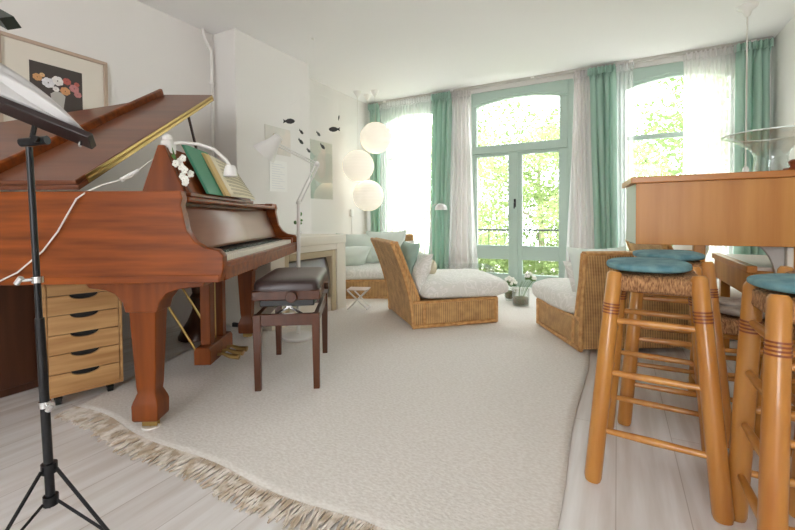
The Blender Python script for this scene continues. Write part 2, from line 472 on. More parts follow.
# wall pipe in the corner beside the chimney breast
p = MB(); px_, py_ = -3.13, 2.40
p.tube([(px_ - .03, py_ - .05, 2.52), (px_ - .02, py_ - .04, 2.44), (px_ + .01, py_, 2.34), (px_ + .01, py_, .05)], .014, 10)
p.lathe([(.02, 0), (.022, .01), (.02, .02)], (px_ + .01, py_, 2.05))
struct(p.build('trim_3', M['wall']))
rp = MB(); rp.tube([(-2.86, 2.40, .32), (-2.83, 2.40, .18), (-2.80, 2.44, .11), (-2.66, 2.46, .10)], .011, 8)
rp.tube([(-2.72, 2.455, .06), (-2.72, 2.455, .15)], .017, 8); rp.tube([(-2.66, 2.46, .10), (-2.62, 2.47, .10)], .022, 10)
struct(rp.build('trim_4', M['chrome']))

# outside: pavement, balcony and trees
box('ground', (-30, 6.3, -3.1, 30, 45, -3.0), M['stone'])['kind'] = 'structure'
struct(box('floor_balcony', (-3.6, YB + .15, -.12, 2.0, 6.15, -.03), M['stone']))
rl = thing('balcony_railing', (-.9, 6.05, -.03), 0, 'dark iron balcony railing outside the french doors', 'railing')
b = MB(); b.tube([(-2.6, 0, .72), (2.8, 0, .72)], .014, 8); b.tube([(-2.6, 0, .10), (2.8, 0, .10)], .010, 8)
b.build('handrail', M['iron'], rl)
b = MB()
for i in range(46): b.tube([(-2.6 + i * .12, 0, 0), (-2.6 + i * .12, 0, .72)], .005, 6)
b.build('bar', M['iron'], rl)['kind'] = 'stuff'

def leaves(bm, c, r, n, size, rnd, shell=.5):
    for _ in range(n):
        while True:
            v = Vector((rnd.uniform(-1, 1), rnd.uniform(-1, 1), rnd.uniform(-1, 1)))
            if shell < v.length < 1: break
        p = Vector(c) + Vector((v.x * r[0], v.y * r[1], v.z * r[2]))
        a = Vector((rnd.gauss(0, 1), rnd.gauss(0, 1), rnd.gauss(0, .6))).normalized()
        bb = a.cross(Vector((rnd.gauss(0, 1), rnd.gauss(0, 1), rnd.gauss(0, 1)))).normalized()
        s = size * rnd.uniform(.6, 1.3)
        q = [bm.verts.new(p - a * s), bm.verts.new(p + bb * s * .45), bm.verts.new(p + a * s), bm.verts.new(p - bb * s * .45)]
        bm.faces.new(q)
def tree(x, y, zb, h, r, label, seed, m, n=13000, size=.06):
    rnd = random.Random(seed)
    t = thing('garden_tree', (x, y, zb), 0, label, 'tree', 'trees outside the windows')
    tr = MB(); tr.tube([(0, 0, 0), (.08, .05, h * .35), (-.05, 0, h * .7), (.05, .05, h * .95)], [.10, .08, .05, .02], 9)
    for k in range(9):
        a = k * 2.4; z = h * (.3 + .06 * k)
        tr.tube([(0, 0, z), (cos(a) * r * .4, sin(a) * r * .4, z + .4), (cos(a) * r * .8, sin(a) * r * .8, z + .6)], [.03, .02, .008], 6)
    tr.build('trunk', M['bark'], t)
    lf = MB()
    for k in range(13):
        a = k * 2.4; q = r * (.35 + .5 * rnd.random()); z = h * (.3 + .055 * k)
        leaves(lf.bm, (cos(a) * q, sin(a) * q, z), (r * .5, r * .5, r * .36), n // 13, size, rnd, .2)
    lf.build('foliage', m, t, fix=False)
    return t
tree(-3.6, 9.5, -3, 6.2, 1.7, 'leafy tree outside the left part of the french doors', 1, M['leafw'])
tree(-1.9, 12.0, -3, 7.0, 1.9, 'tall tree seen through the middle of the french doors', 2, M['leafd'])
tree(-0.3, 10.2, -3, 5.6, 1.5, 'small tree outside the right leaf of the french doors', 3, M['leafw'])
tree(1.9, 11.2, -3, 7.6, 2.0, 'tree with a forked trunk outside the right-hand window', 4, M['leafd'])
tree(3.3, 14.5, -3, 8.4, 2.5, 'farther tree at the right edge of the right-hand window', 5, M['leafw'])
tree(-6.0, 14.5, -3, 7.4, 2.4, 'tree beyond the sheer-covered left window', 6, M['leafw'])
rnd = random.Random(8)
for i, (xx, zz, w, lb) in enumerate(((-1.9, .25, .55, 'bushy balcony plant behind the left door leaf'), (-1.0, .22, .5, 'bushy balcony plant behind the right door leaf'),
                                     (.35, .3, .6, 'bushy balcony plant below the right-hand window'))):
    t = thing('balcony_shrub', (xx, 5.85, -.03), 0, lb, 'plant', 'shrubs on the balcony')
    lf = MB(); leaves(lf.bm, (0, .0, zz), (w, .14, .3), 1400, .035, rnd, .1); lf.build('foliage', M['leafw'], t, fix=False)
    pt = MB(); pt.box(-w * .6, -.1, 0, w * .6, .1, .12); pt.build('planter', M['stone'], t, .01)
iv = MB()
for k in range(9): leaves(iv.bm, (-1.82 + .05 * (k % 3), 5.42, 1.55 + k * .11), (.11, .06, .10), 60, .035, rnd, .1)
iv.tube([(-1.84, 5.42, -.03), (-1.86, 5.40, .8), (-1.83, 5.42, 1.6), (-1.78, 5.42, 2.4)], .008, 6)
tag(iv.build('climbing_ivy', M['leafd'], fix=False), 'green ivy hanging at the upper left of the french doors', 'ivy')

# ------------------------------------------------------------------ curtains and rail
def curtain(name, m, xt, xb, label, nf, amp=.035, y=4.98, ztop=2.475, zbot=.03, group=None, solid=0, seed=0, yb=None, mid=None):
    b = MB(); w = int(nf * 16)
    def fn(u, v):
        z = zbot + (ztop - zbot) * v
        k = v
        if mid is not None: k = v ** mid
        xa = xb[0] + (xt[0] - xb[0]) * k; xc = xb[1] + (xt[1] - xb[1]) * k
        uu = u + .012 * sin(7 * u + seed)
        ph = 2 * pi * nf * uu + .5 * sin(3 * v + seed) + 1.8 * noise.noise(Vector((u * 4, v * 1.1, seed)))
        am = amp * (.8 + .9 * noise.noise(Vector((u * 5, seed, v * 2))))
        if v > .955: ph2 = sin(ph * 2.0); am2 = amp * .55
        else: ph2 = sin(ph); am2 = am
        yy = y + am2 * ph2 + (0 if yb is None else (yb - y) * (1 - v))
        xx = xa + (xc - xa) * uu + .25 * am2 * cos(ph)
        if v > .955 and v < .975: yy += .004
        return (xx, yy, z)
    b.grid(fn, w, 44)
    o = b.build(name, m, solid=solid, angle=80)
    tag(o, label, 'curtain', group)
    return o
G, Sx = 'green curtains on the window rail', 'white sheer curtains on the window rail'
def header(o, x0, x1, m, nf, y=5.0):
    b = MB()
    b.grid(lambda u, v: (x0 + (x1 - x0) * u, y - .012 + .022 * sin(2 * pi * nf * u) + .01 * sin(5 * pi * nf * u), 2.42 + .075 * v), nf * 12, 4)
    b.build('gathered_heading', m, o, solid=.004, angle=80)
for a in (('green_curtain', M['greencurt'], (-3.14, -2.98), (-3.14, -2.97), 'narrow green curtain in the corner behind the paper lanterns', 3, .045, G, 11),
          ('green_curtain', M['greencurt'], (-2.16, -1.90), (-2.24, -1.96), 'green curtain between the left window and the french doors', 4, .055, G, 12),
          ('green_curtain', M['greencurt'], (-.29, -.03), (-.20, -.0), 'green curtain between the french doors and right-hand window', 4, .055, G, 13),
          ('green_curtain', M['greencurt'], (.98, 1.25), (1.0, 1.25), 'green curtain at the far right, beside the right wall', 4.5, .06, G, 14),
          ('sheer_curtain', M['sheer'], (-1.89, -1.64), (-1.99, -1.53), 'white sheer curtain gathered at the left side of the french doors', 5, .04, Sx, 15),
          ('sheer_curtain', M['sheer'], (-.44, -.30), (-.56, -.22), 'white sheer curtain gathered at the right side of the french doors', 4, .04, Sx, 16),
          ('sheer_curtain', M['sheerthin'], (-2.97, -2.17), (-2.96, -2.2), 'thin sheer curtain drawn across the bright left window', 18, .014, Sx, 17),
          ('sheer_curtain', M['sheerthin'], (-.02, .14), (-.02, .17), 'narrow sheer curtain at the left edge of the right-hand window', 4, .015, Sx, 18),
          ('sheer_curtain', M['sheer'], (.58, .99), (.58, .99), 'wide sheer curtain over the right half of the right-hand window', 11, .02, Sx, 19)):
    o = curtain(a[0], a[1], a[2], a[3], a[4], a[5], a[6], group=a[7], seed=a[8], y=5.0 if a[0][0] == 'g' else 5.03,
                solid=.003 if a[0][0] == 'g' else 0, mid=.6 if a[8] in (15, 16) else None)
    header(o, a[2][0] - .005, a[2][1] + .005, a[1], max(4, int((a[2][1] - a[2][0]) / .035)), y=4.985 if a[0][0] == 'g' else 5.015)
cr = thing('curtain_rail', (0, 5.0, 2.5), 0, 'white curtain rail running along the ceiling above the windows', 'curtain rail')
box('track', (-3.15, -.012, -.012, 1.26, .012, .02), M['greyp'], cr, .003)
b = MB()
for i in range(5): b.box(-2.9 + i, -.02, -.004, -2.86 + i, .02, .02)
b.build('bracket', M['white'], cr, .003)

# ------------------------------------------------------------------ fireplace
fp = thing('fireplace', (BX, 2.28, 0), 0, 'ivory fireplace surround against the chimney breast with a grey metal screen', 'fireplace')
D = .58; FL = .975
b = MB(); b.box(.02, 0, .64, D, FL, .72); b.build('mantel_shelf', M['mantel'], fp, .006)
b = MB(); b.box(.02, 0, 0, D - .01, .15, .64); b.box(.02, FL - .14, 0, D - .01, FL, .64); b.box(.02, .15, .585, D - .01, FL - .14, .64)
b.build('surround', M['mantel'], fp, .004)
b = MB(); b.box(.10, .15, 0, D - .02, .21, .585); b.box(.10, FL - .20, 0, D - .02, FL - .14, .585); b.box(.10, .21, .525, D - .02, FL - .20, .585)
b.build('inner_frame', M['mantelin'], fp, .008)
box('hearth_panel', (.10, .21, 0, D - .04, FL - .20, .14), M['mantel'], fp, .004)
b = MB(); b.grid(lambda u, v: (D - .075 + .035 * sin(pi * v) - .02 * v, .21 + u * (FL - .41), .14 + .385 * v), 14, 14)
b.build('screen', M['screen'], fp, solid=.005)
box('firebox', (.02, .21, 0, .12, FL - .20, .525), M['felt'], fp)

# small bottle with twigs on the mantel
tw = thing('twig_vase', (-2.66, 2.96, .72), 0, 'tiny glass bottle with leafy twigs standing on the fireplace mantel', 'vase')
MB().lathe([(.022, 0), (.026, .02), (.02, .045), (.009, .06), (.009, .07)], seg=14).build('bottle', M['clear'], tw)
b = MB()
for a, h in ((0, .2), (2, .16), (4, .12)):
    b.tube([(0, 0, .03), (.01 * cos(a), .01 * sin(a), .1), (.03 * cos(a), .03 * sin(a), h)], .0025, 5)
    b.ball((.03 * cos(a), .03 * sin(a), h), (.014, .014, .02), 8); b.ball((.015 * cos(a) + .02, .015 * sin(a), h * .7), (.016, .016, .012), 8)
b.build('twig', M['stem'], tw)

# ------------------------------------------------------------------ rug
rg = thing('cream_rug', (-2.2, .93, 0), 0, 'large cream woven wool rug with beige fringe under piano and chairs', 'rug')
RW, RL = 2.05, 3.75
b = MB()
def rfn(u, v):
    x = u * RW; y = v * RL + (.012 * sin(9 * x) + .02 * noise.noise(Vector((x * 2, 0, 0)))) * (1 - v)
    x += .008 * sin(5 * y) * (1 if u > .5 else -1) * (abs(2 * u - 1))
    x -= (1 - u) * .40 * min(max(y, 0), 1.1)
    z = .012 + .0022 * noise.noise(Vector((x * 3, y * 3, 0)))
    return (x, y, z)
b.grid(rfn, 60, 90)
pile = b.build('pile', M['rug'], rg, solid=.011)
pile.modifiers['s'].offset = -1
rnd = random.Random(3)
b = MB()
for i in range(250):
    x = i / 249 * RW; yb_ = .012 * sin(9 * x) + .02 * noise.noise(Vector((x * 2, 0, 0)))
    L = rnd.uniform(.065, .10); dx = rnd.uniform(-.022, .022); s_ = rnd.uniform(-.01, .01)
    b.tube([(x, yb_ + .006, .0115), (x + dx * .3 + s_, yb_ - L * .4, .009), (x + dx + s_ * .3, yb_ - L * .75, .006), (x + dx * 1.3, yb_ - L, .005)], [.0035, .0045, .0045, .003], 5)
b.build('fringe', M['fringe'], rg)['kind'] = 'stuff'

# ------------------------------------------------------------------ grand piano  (local x towards the player, y from bass to treble)
PR = .538
gp = thing('grand_piano', (-1.705, .984, 0), PR, 'mahogany grand piano with raised lid, seen from its bass side', 'piano')
ZB, ZT_, NY, FY = .625, .985, -.09, 1.40
SIDE = [(-1.32, ZB), (.33, ZB), (.345, ZB + .05), (.345, ZB + .105), (.325, .752), (.27, .762), (.235, .785), (.205, .83), (.195, .88), (.185, .93), (.192, .955), (.185, ZT_), (-1.32, ZT_)]
def side(ya, yb, name, lab=None):
    b = MB(); b.prism(SIDE, 'y', ya, yb); return b.build(name, M['mahog'], gp, .004)
side(NY, NY + .045, 'bass_side')
# treble cheek only runs a short way, the bentside curves to the tail
TS = [(p[0] if p[0] > 0 else -.35, p[1]) for p in SIDE]
MB().prism(TS, 'y', FY - .045, FY).build('treble_cheek', M['mahog'], gp, .004)
def bent(k):  # bentside curve
    P = [(-.35, FY), (-.62, 1.36), (-.82, 1.20), (-1.0, 1.0), (-1.14, .82), (-1.26, .68), (-1.36, .52), (-1.42, .33), (-1.41, .10), (-1.37, -.05), (-1.32, NY)]
    return P
def offs(P, d):
    out = []
    for i, p in enumerate(P):
        a = Vector(P[max(i - 1, 0)]); c = Vector(P[min(i + 1, len(P) - 1)]); t = (c - a).normalized()
        out.append((p[0] + t.y * -d, p[1] + t.x * d))
    return out
BP = bent(0); BI = offs(BP, .045)
b = MB()
for i in range(len(BP) - 1):
    q = [BP[i], BP[i + 1], BI[i + 1], BI[i]]
    b.prism(q, 'z', ZB, ZT_)
bmesh.ops.remove_doubles(b.bm, verts=b.bm.verts, dist=1e-4)
b.build('bentside', M['mahog'], gp)
inner = [(.10, NY + .045), (.10, FY - .045), (-.35, FY - .045)] + BI[1:-1] + [(-1.32, NY + .045)]
MB().prism(inner, 'z', ZB + .02, ZB + .06).build('bottom_board', M['dark'], gp)
MB().prism(inner, 'z', .86, .875).build('iron_plate', M['gold'], gp)
b = MB()
for i in range(60):
    y = NY + .09 + i * .0205; xe = -1.25 if y < .55 else (-1.25 + (y - .55) * 1.15)
    b.tube([(.0, y, .895), (min(xe, -.15), y - .02, .895)], .0012, 4)
b.build('strings', M['chrome'], gp)['kind'] = 'stuff'
# lower edge moulding, keybed, key slip
b = MB(); b.box(-1.35, NY - .006, ZB, .33, NY, ZB + .03); b.build('base_moulding', M['mahog'], gp, .003)
b = MB(); b.box(-.10, NY + .045, ZB, .335, FY - .045, ZB + .055); b.build('keybed', M['mahog'], gp, .003)
b = MB(); b.box(.315, NY + .045, ZB + .055, .338, FY - .045, ZB + .074); b.build('key_slip', M['mahog'], gp, .003)
for ya in (NY + .045, FY - .045 - .05): box('key_block', (.17, ya, ZB + .055, .315, ya + .05, .735), M['mahog'], gp, .006)
b = MB()
def fb(u, v):
    th = v
    return (.185 - .03 * th - .035 * sin(pi * th * .5) ** 2, NY + .045 + u * (FY - NY - .09), .742 + .19 * th)
b.grid(fb, 2, 12); b.build('fallboard', M['satin'], gp, solid=.012, angle=60)
box('key_felt', (.165, NY + .1, .715, .172, FY - .1, .742), M['felt'], gp)
KY0 = NY + .098; KW = (FY - NY - .196) / 52
wk = MB(); wk.box(.165, .0006, .688, .31, KW - .0006, .722); k0 = wk.build('white_key', M['white_key'], gp, .0012, seg=1); k0.location = (0, KY0, 0)
bk = MB(); bk.prism([(.165, .715), (.262, .715), (.256, .733), (.165, .735)], 'y', -.0055, .0055); kb0 = bk.build('black_key', M['black_key'], gp, .001, seg=1)
nb = 0
for i in range(52):
    if i: k = k0.copy(); COL.objects.link(k); k.parent = gp; k.location = (0, KY0 + i * KW, 0)
    if i and (i % 7) in (1, 3, 4, 6, 0):     # A B C D E F G ...: blacks follow A, C, D, F, G
        k = kb0 if nb == 0 else kb0.copy()
        if nb: COL.objects.link(k); k.parent = gp
        k.location = (0, KY0 + i * KW, 0); nb += 1
# top: stretcher, music tray, music desk
b = MB(); b.box(-.06, NY + .05, .93, .10, FY - .05, .965); b.build('pin_block_cover', M['mahog'], gp, .003)
b = MB(); b.box(.0, NY + .05, .945, .195, FY - .12, .965); b.build('music_tray', M['mahog'], gp, .006, seg=3)
b = MB(); b.box(.135, FY - .13, .945, .185, FY - .03, .985); b.build('end_block', M['mahog'], gp, .004)
dk = MB(); dk.prism([(.045, .966), (.065, .966), (-.035, 1.175), (-.05, 1.175)], 'y', .02, .84); desk = dk.build('music_desk', M['mahogz'], gp, .004); desk.location = (.115, 0, 0)
b = MB(); b.prism([(-.135, .967), (.05, .967), (-.035, 1.18), (-.06, 1.18)], 'y', -.0, .022); b.build('desk_side', M['mahogz'], gp, .004).location = (.115, 0, 0)
b = MB(); b.box(.055, .0, .966, .095, .84, .985); b.build('desk_ledge', M['mahogz'], gp, .004).location = (.09, 0, 0)
# legs
def gleg(x, y):
    o = MB()
    b4 = lambda h, z: [(x - h, y - h * .9, z), (x + h, y - h * .9, z), (x + h, y + h * .9, z), (x - h, y + h * .9, z)]
    prof = [(.062, .565), (.054, .53), (.039, .19), (.036, .165), (.049, .13), (.053, .115), (.052, .055), (.045, .048)]
    vs = [[o.bm.verts.new(p) for p in b4(h, z)] for h, z in prof]
    for i in range(len(vs) - 1):
        for k in range(4): o.bm.faces.new((vs[i][k], vs[i][(k + 1) % 4], vs[i + 1][(k + 1) % 4], vs[i + 1][k]))
    o.bm.faces.new(vs[0]); o.bm.faces.new(vs[-1])
    br = [(x - .19, ZB), (x + .22, ZB), (x + .20, .605)] + [(x + .066 + .13 * (1 - sin(t)), .53 + .075 * (1 - cos(t)) ** 1) for t in (0.9, 1.2, 1.5)]
    br = [(x - .22, ZB), (x + .26, ZB), (x + .24, .60), (x + .15, .592), (x + .10, .575), (x + .072, .54), (x + .062, .50), (x - .062, .50), (x - .072, .54), (x - .10, .575), (x - .14, .592), (x - .20, .60)]
    o.prism(br, 'y', y - .055, y + .055)
    lg = o.build('leg', M['mahogz'], gp, .004)
    c = MB(); c.lathe([(.022, .05), (.03, .045), (.03, .04)], (x, y, 0), 12)
    c.box(x - .03, y - .012, .018, x + .03, y - .007, .045); c.box(x - .03, y + .007, .018, x + .03, y + .012, .045)
    cc = c.build('caster', M['brass'], lg)
    w = MB(); w.tube([(x, y - .007, .03), (x, y + .007, .03)], .016, 14); w.build('wheel', M['brass'], lg)
    MB().lathe([(.035, 0), (.038, .008), (.034, .016), (.02, .014)], (x, y, .0), 16).build('floor_cup', M['white'], lg)
    return lg
gleg(0, 0.01); gleg(-.01, 1.29); gleg(-1.2, .28)
# lyre with pedals
ly = MB(); 
for yy in (.62, .80): ly.box(-.045, yy - .028, .17, .01, yy + .028, ZB + .01)
lyre = ly.build('pedal_lyre', M['mahogz'], gp, .004)
lb = MB(); lb.prism([(-.06, .075), (.03, .075), (.03, .15), (.02, .17), (-.05, .17), (-.06, .15)], 'y', .54, .88); lb.build('pedal_box', M['mahogz'], lyre, .004)
for yy in (.64, .71, .78):
    q = MB(); q.tube([(.02, yy, .10), (.06, yy, .105), (.10, yy, .09), (.15, yy, .085)], [.008, .009, .013, .016], 8, 1.4); q.build('pedal', M['brass'], lyre)
for yy in (.58, .82):
    q = MB(); q.tube([(-.05, yy, .12), (-.34, yy - .02, ZB + .01)], .007, 8); q.build('brass_brace', M['brass'], lyre)
for yy in (.68, .74):
    q = MB(); q.tube([(-.02, yy, .16), (-.02, yy, ZB + .01)], .004, 6); q.build('pedal_rod', M['brass'], lyre)
# lid: hinged on the bass side, opened 31.6 degrees; local lid frame has origin on the hinge
lidr = bpy.data.objects.new('lid', None); COL.objects.link(lidr); lidr.parent = gp
lidr.location = (.035, NY - .005, ZT_ + .004); lidr.rotation_euler = (R(28.7), 0, 0)
LP = [(-.225, 0), (-.225, 1.49), (-.62, 1.47), (-.78, 1.27), (-.95, 1.09), (-1.12, .92), (-1.27, .76), (-1.39, .58), (-1.45, .36), (-1.43, .12), (-1.35, 0)]
main = MB().prism(LP, 'z', 0, .02).build('main_lid', M['lid'], lidr, .003)
flap = MB().prism([(-.228, 0), (-.228, 1.49), (-.56, 1.49), (-.56, 0)], 'z', .022, .040).build('folded_front_flap', M['lid'], lidr, .003)
box('flap_lip', (-.58, 0, .030, -.555, 1.49, .080), M['mahog'], lidr, .008)
hg = MB(); hg.box(-.229, .06, .004, -.2235, 1.47, .038); hg.tube([(-.2225, .06, .021), (-.2225, 1.47, .021)], .0055, 8); hg.build('brass_hinge', M['brass'], lidr)
b = MB(); b.tube([(-.27, 1.335, .93), (-.34, 1.14, 1.60)], .009, 8); b.build('lid_prop', M['dark'], gp)

# things on the piano's music desk
def leanm(y0, th0, th1):  # helper for a board leaning on the desk
    return [(.09, .987), (.09 + th1, .987), (-.035 + th1, 1.225), (-.035, 1.225)]
DESK = (-1.705 + .115 * cos(PR), .984 + .115 * sin(PR), 0)
bkk = thing('green_book', DESK, PR, 'green cloth-covered book leaning on the piano music desk', 'book')
MB().prism([(.075, .987), (.087, .987), (-.022, 1.21), (-.034, 1.21)], 'y', .14, .40).build('cover', M['book'], bkk, .001)
MB().prism([(.0735, .99), (.0748, .99), (-.034, 1.207), (-.0355, 1.207)], 'y', .145, .40).build('pages', M['bookedge'], bkk)
sm = thing('open_music_book', DESK, PR, 'open yellowed sheet music book beside the green book on the piano', 'sheet music')
MB().prism([(.090, .987), (.104, .987), (.0, 1.195), (-.014, 1.195)], 'y', .30, .36).build('page_block', M['bookedge'], sm, .001)
b = MB()
b.grid(lambda u, v: (.106 - .104 * v + .022 * sin(pi * u) - .03 * u * v * 0 , .36 + .40 * u, .988 + .205 * v - .05 * u * v), 16, 10)
pg = b.build('page', M['sheet'], sm, solid=.003)
b = MB()
for r_ in range(9):
    v = .08 + r_ * .10
    for k in range(2):
        pts = []
        for i in range(9):
            u = .08 + .84 * i / 8; vv = v + k * .03
            pts.append((.1095 - .104 * vv + .022 * sin(pi * u), .36 + .40 * u, .988 + .205 * vv - .05 * u * vv))
        b.tube(pts, .0011, 4)
b.build('music_staves', M['ink'], sm)
fl = thing('white_flower_spray', DESK, PR, 'white artificial flower spray hanging at the near end of the music desk', 'flowers')
rnd = random.Random(4); b = MB()
for k in range(9):
    c = Vector((rnd.uniform(-.005, .03) + (1 - k / 8) * .045, rnd.uniform(.0, .05), 1.025 + k * .013))
    for j in range(5):
        a = j * 1.257 + k; b.ball(c + Vector((.008 * cos(a), -.006, .009 * sin(a))), (.008, .004, .008), 8)
b.build('blossom', M['petal'], fl)
b = MB(); b.tube([(.02, .05, .99), (.0, .04, 1.1), (-.03, .04, 1.2)], .003, 5); b.ball((-.015, .03, 1.135), (.014, .006, .01), 8); b.build('stem', M['stem'], fl)
pl = thing('piano_lamp', DESK, PR, 'small white gooseneck lamp clipped to the piano music desk', 'lamp')
b = MB(); b.box(-.065, .03, 1.15, -.02, .075, 1.205); b.ball((-.045, .05, 1.215), (.022, .022, .02), 10); b.build('clamp', M['white'], pl, .006)
b = MB(); b.tube([(-.04, .05, 1.19), (.0, .07, 1.20), (.06, .10, 1.20), (.12, .12, 1.18), (.165, .14, 1.135), (.178, .145, 1.11)], .0075, 10); b.build('gooseneck', M['white'], pl)
b = MB(); b.lathe([(.008, .03), (.02, .028), (.026, .01), (.03, -.02), (.028, -.022), (.002, -.01)], (.18, .145, 1.085), 18); b.build('lamp_head', M['white'], pl)
cb = MB()
_ci = Matrix.Rotation(-PR, 3, 'Z')
def PLc(px_X, dep, z):          # from camera-parallel metres into the lamp's own frame
    v = Matrix.Rotation(YAW, 3, 'Z') @ Vector((px_X, dep, 0)); w = _ci @ (v - Vector((DESK[0], DESK[1], 0))); return (w.x, w.y, z)
CP = [PLc(-.985, 1.76, 1.17), PLc(-1.06, 1.75, 1.12), PLc(-1.08, 1.66, 1.045), PLc(-1.155, 1.60, 1.01), PLc(-1.20, 1.585, .985), PLc(-1.225, 1.56, .955), PLc(-1.30, 1.56, .83), PLc(-1.36, 1.56, .755), PLc(-1.45, 1.55, .675), PLc(-1.56, 1.54, .62), PLc(-1.8, 1.52, .4), PLc(-1.95, 1.5, .02)]
cb.tube(CP, .0032, 6)
cb.build('power_cord', M['cord'], pl)
b = MB(); b.tube([Vector(CP[1]).lerp(Vector(CP[2]), .6), Vector(CP[2]).lerp(Vector(CP[3]), .35)], [.009, .009], 8); b.build('cord_switch', M['white'], pl)

# ------------------------------------------------------------------ piano bench
bn = thing('piano_bench', (-1.62, 1.765, 0), .494 + .10, 'walnut piano bench with a dark brown leather top in front of the keyboard', 'bench')
hx, hy = .145, .275
for sx in (-1, 1):
    for sy in (-1, 1):
        b = MB(); x, y = sx * hx, sy * hy
        vs = [[b.bm.verts.new((x + dx * h, y + dy * h, z)) for dx, dy in ((-1, -1), (1, -1), (1, 1), (-1, 1))] for h, z in ((.015, 0), (.019, .30), (.019, .395))]
        for i in range(2):
            for k in range(4): b.bm.faces.new((vs[i][k], vs[i][(k + 1) % 4], vs[i + 1][(k + 1) % 4], vs[i + 1][k]))
        b.bm.faces.new(vs[0]); b.bm.faces.new(vs[-1]); b.build('leg', M['benchw'], bn, .003)
b = MB()
for s in (-1, 1): b.box(-hx, s * hy - .011, .335, hx, s * hy + .011, .395); b.box(s * hx - .011, -hy, .335, s * hx + .011, hy, .395)
b.build('apron', M['benchw'], bn, .003)
b = MB()
for sy in (-1, 1):
    b.tube([(-.1, sy * .21, .36), (.1, sy * .21, .47)], .006, 6); b.tube([(.1, sy * .21, .36), (-.1, sy * .21, .47)], .006, 6)
b.build('lift_mechanism', M['chrome'], bn)
box('lift_tray', (-.135, -.265, .43, .135, .265, .47), M['black'], bn, .004)
box('seat_frame', (-.168, -.298, .465, .168, .298, .515), M['benchw'], bn, .006)
MB().ball((0, 0, .518), (.168, .298, .055), 36, e=.18, e2=.42).build('seat_cushion', M['leather'], bn)
b = MB(); b.tube([(.03, -.30, .487), (.03, -.325, .487)], .024, 16); b.tube([(.03, -.325, .487), (.03, -.335, .487)], .028, 16); b.build('height_knob', M['benchw'], bn, .003)
b = MB(); b.tube([(.168, -.0, .487), (.19, 0, .487)], .02, 14)
b.build('height_knob', M['benchw'], bn, .003)

# ------------------------------------------------------------------ drawers, dark cabinet, pedestal under and behind the piano
dang = math.atan2(.289, .09)            # front runs along this
dc = thing('drawer_cabinet', (-2.29, .855, 0), dang - pi / 2, 'light pine drawer cabinet on casters behind the piano leg', 'cabinet')
DW, DD = .303, .34
b = MB(); b.box(-DD, 0, .055, 0, .014, .63); b.box(-DD, DW - .014, .055, 0, DW, .63); b.box(-DD, .014, .615, 0, DW - .014, .63); b.box(-DD, .014, .055, -.0, DW - .014, .07); b.box(-DD, .014, .07, -DD + .01, DW - .014, .615)
b.build('carcass', M['piney'], dc, .002)
dh = .545 / 6
for i in range(6):
    z0 = .071 + i * dh; z1 = z0 + dh - .003
    cy_ = DW / 2; n = 14; a = .055
    pts = [(.016, z0), (DW - .016, z0), (DW - .016, z1)] + [(cy_ + a * cos(pi * k / n), z1 - .022 * sin(pi * k / n)) for k in range(n + 1)] + [(.016, z1)]
    b = MB(); b.prism(pts, 'x', -.012, .004); dr = b.build('drawer', M['piney'], dc, .0015, seg=1)
    box('drawer_shade_fill', (-.05, .02, z0 + .01, -.014, DW - .02, z1), M['black'], dr)  # solid black block gives the shade of the hollow drawer behind the cut-out
for x in (-DD + .05, -.05):
    for y in (.05, DW - .05):
        b = MB(); b.tube([(x, y - .012, .024), (x, y + .012, .024)], .022, 14); b.box(x - .012, y - .016, .03, x + .012, y + .016, .056); b.build('caster', M['black'], dc, .002)
dkc = thing('dark_cabinet', (-3.17, -.2, 0), 0, 'dark brown wooden sideboard against the left wall behind the pine drawers', 'sideboard')
b = MB(); b.box(0, 0, .0, .50, 1.28, .575); b.build('body', M['dark'], dkc, .004)
for i in range(2):
    dd = box('door', (.50, .02 + i * .625, .04, .515, .63 + i * .625, .56), M['dark'], dkc, .004)
box('top', (0, -.01, .575, .53, 1.29, .60), M['dark'], dkc, .004)
ps = thing('pedestal_stool', (-2.74, 1.95, 0), .3, 'dark turned wooden pedestal with a flared foot standing behind the piano', 'pedestal')
MB().lathe([(.135, .0), (.135, .02), (.11, .07), (.07, .13), (.045, .19), (.035, .22), (.05, .28), (.055, .30), (.035, .33), (.045, .40), (.045, .47)], seg=20).build('column', M['dark'], ps)
MB().lathe([(.16, .47), (.17, .48), (.17, .50), (.155, .505)], seg=28).build('top', M['dark'], ps)
tb = thing('adapter_box', (-2.70, 2.32, 0), .4, 'small black box on the floor beneath the wall pipe', 'box')
box('casing', (-.07, -.04, 0, .07, .04, .035), M['black'], tb, .006)
b = MB(); b.tube([(.07, 0, .02), (.12, .03, .01), (.14, .12, .012), (.06, .14, .1), (.03, .12, .14)], .004, 6); b.build('lead', M['black'], tb)

# ------------------------------------------------------------------ music stand
ms = thing('music_stand', (-1.29, .49, 0), 0, 'black folding music stand with papers on its dark tray', 'music stand')
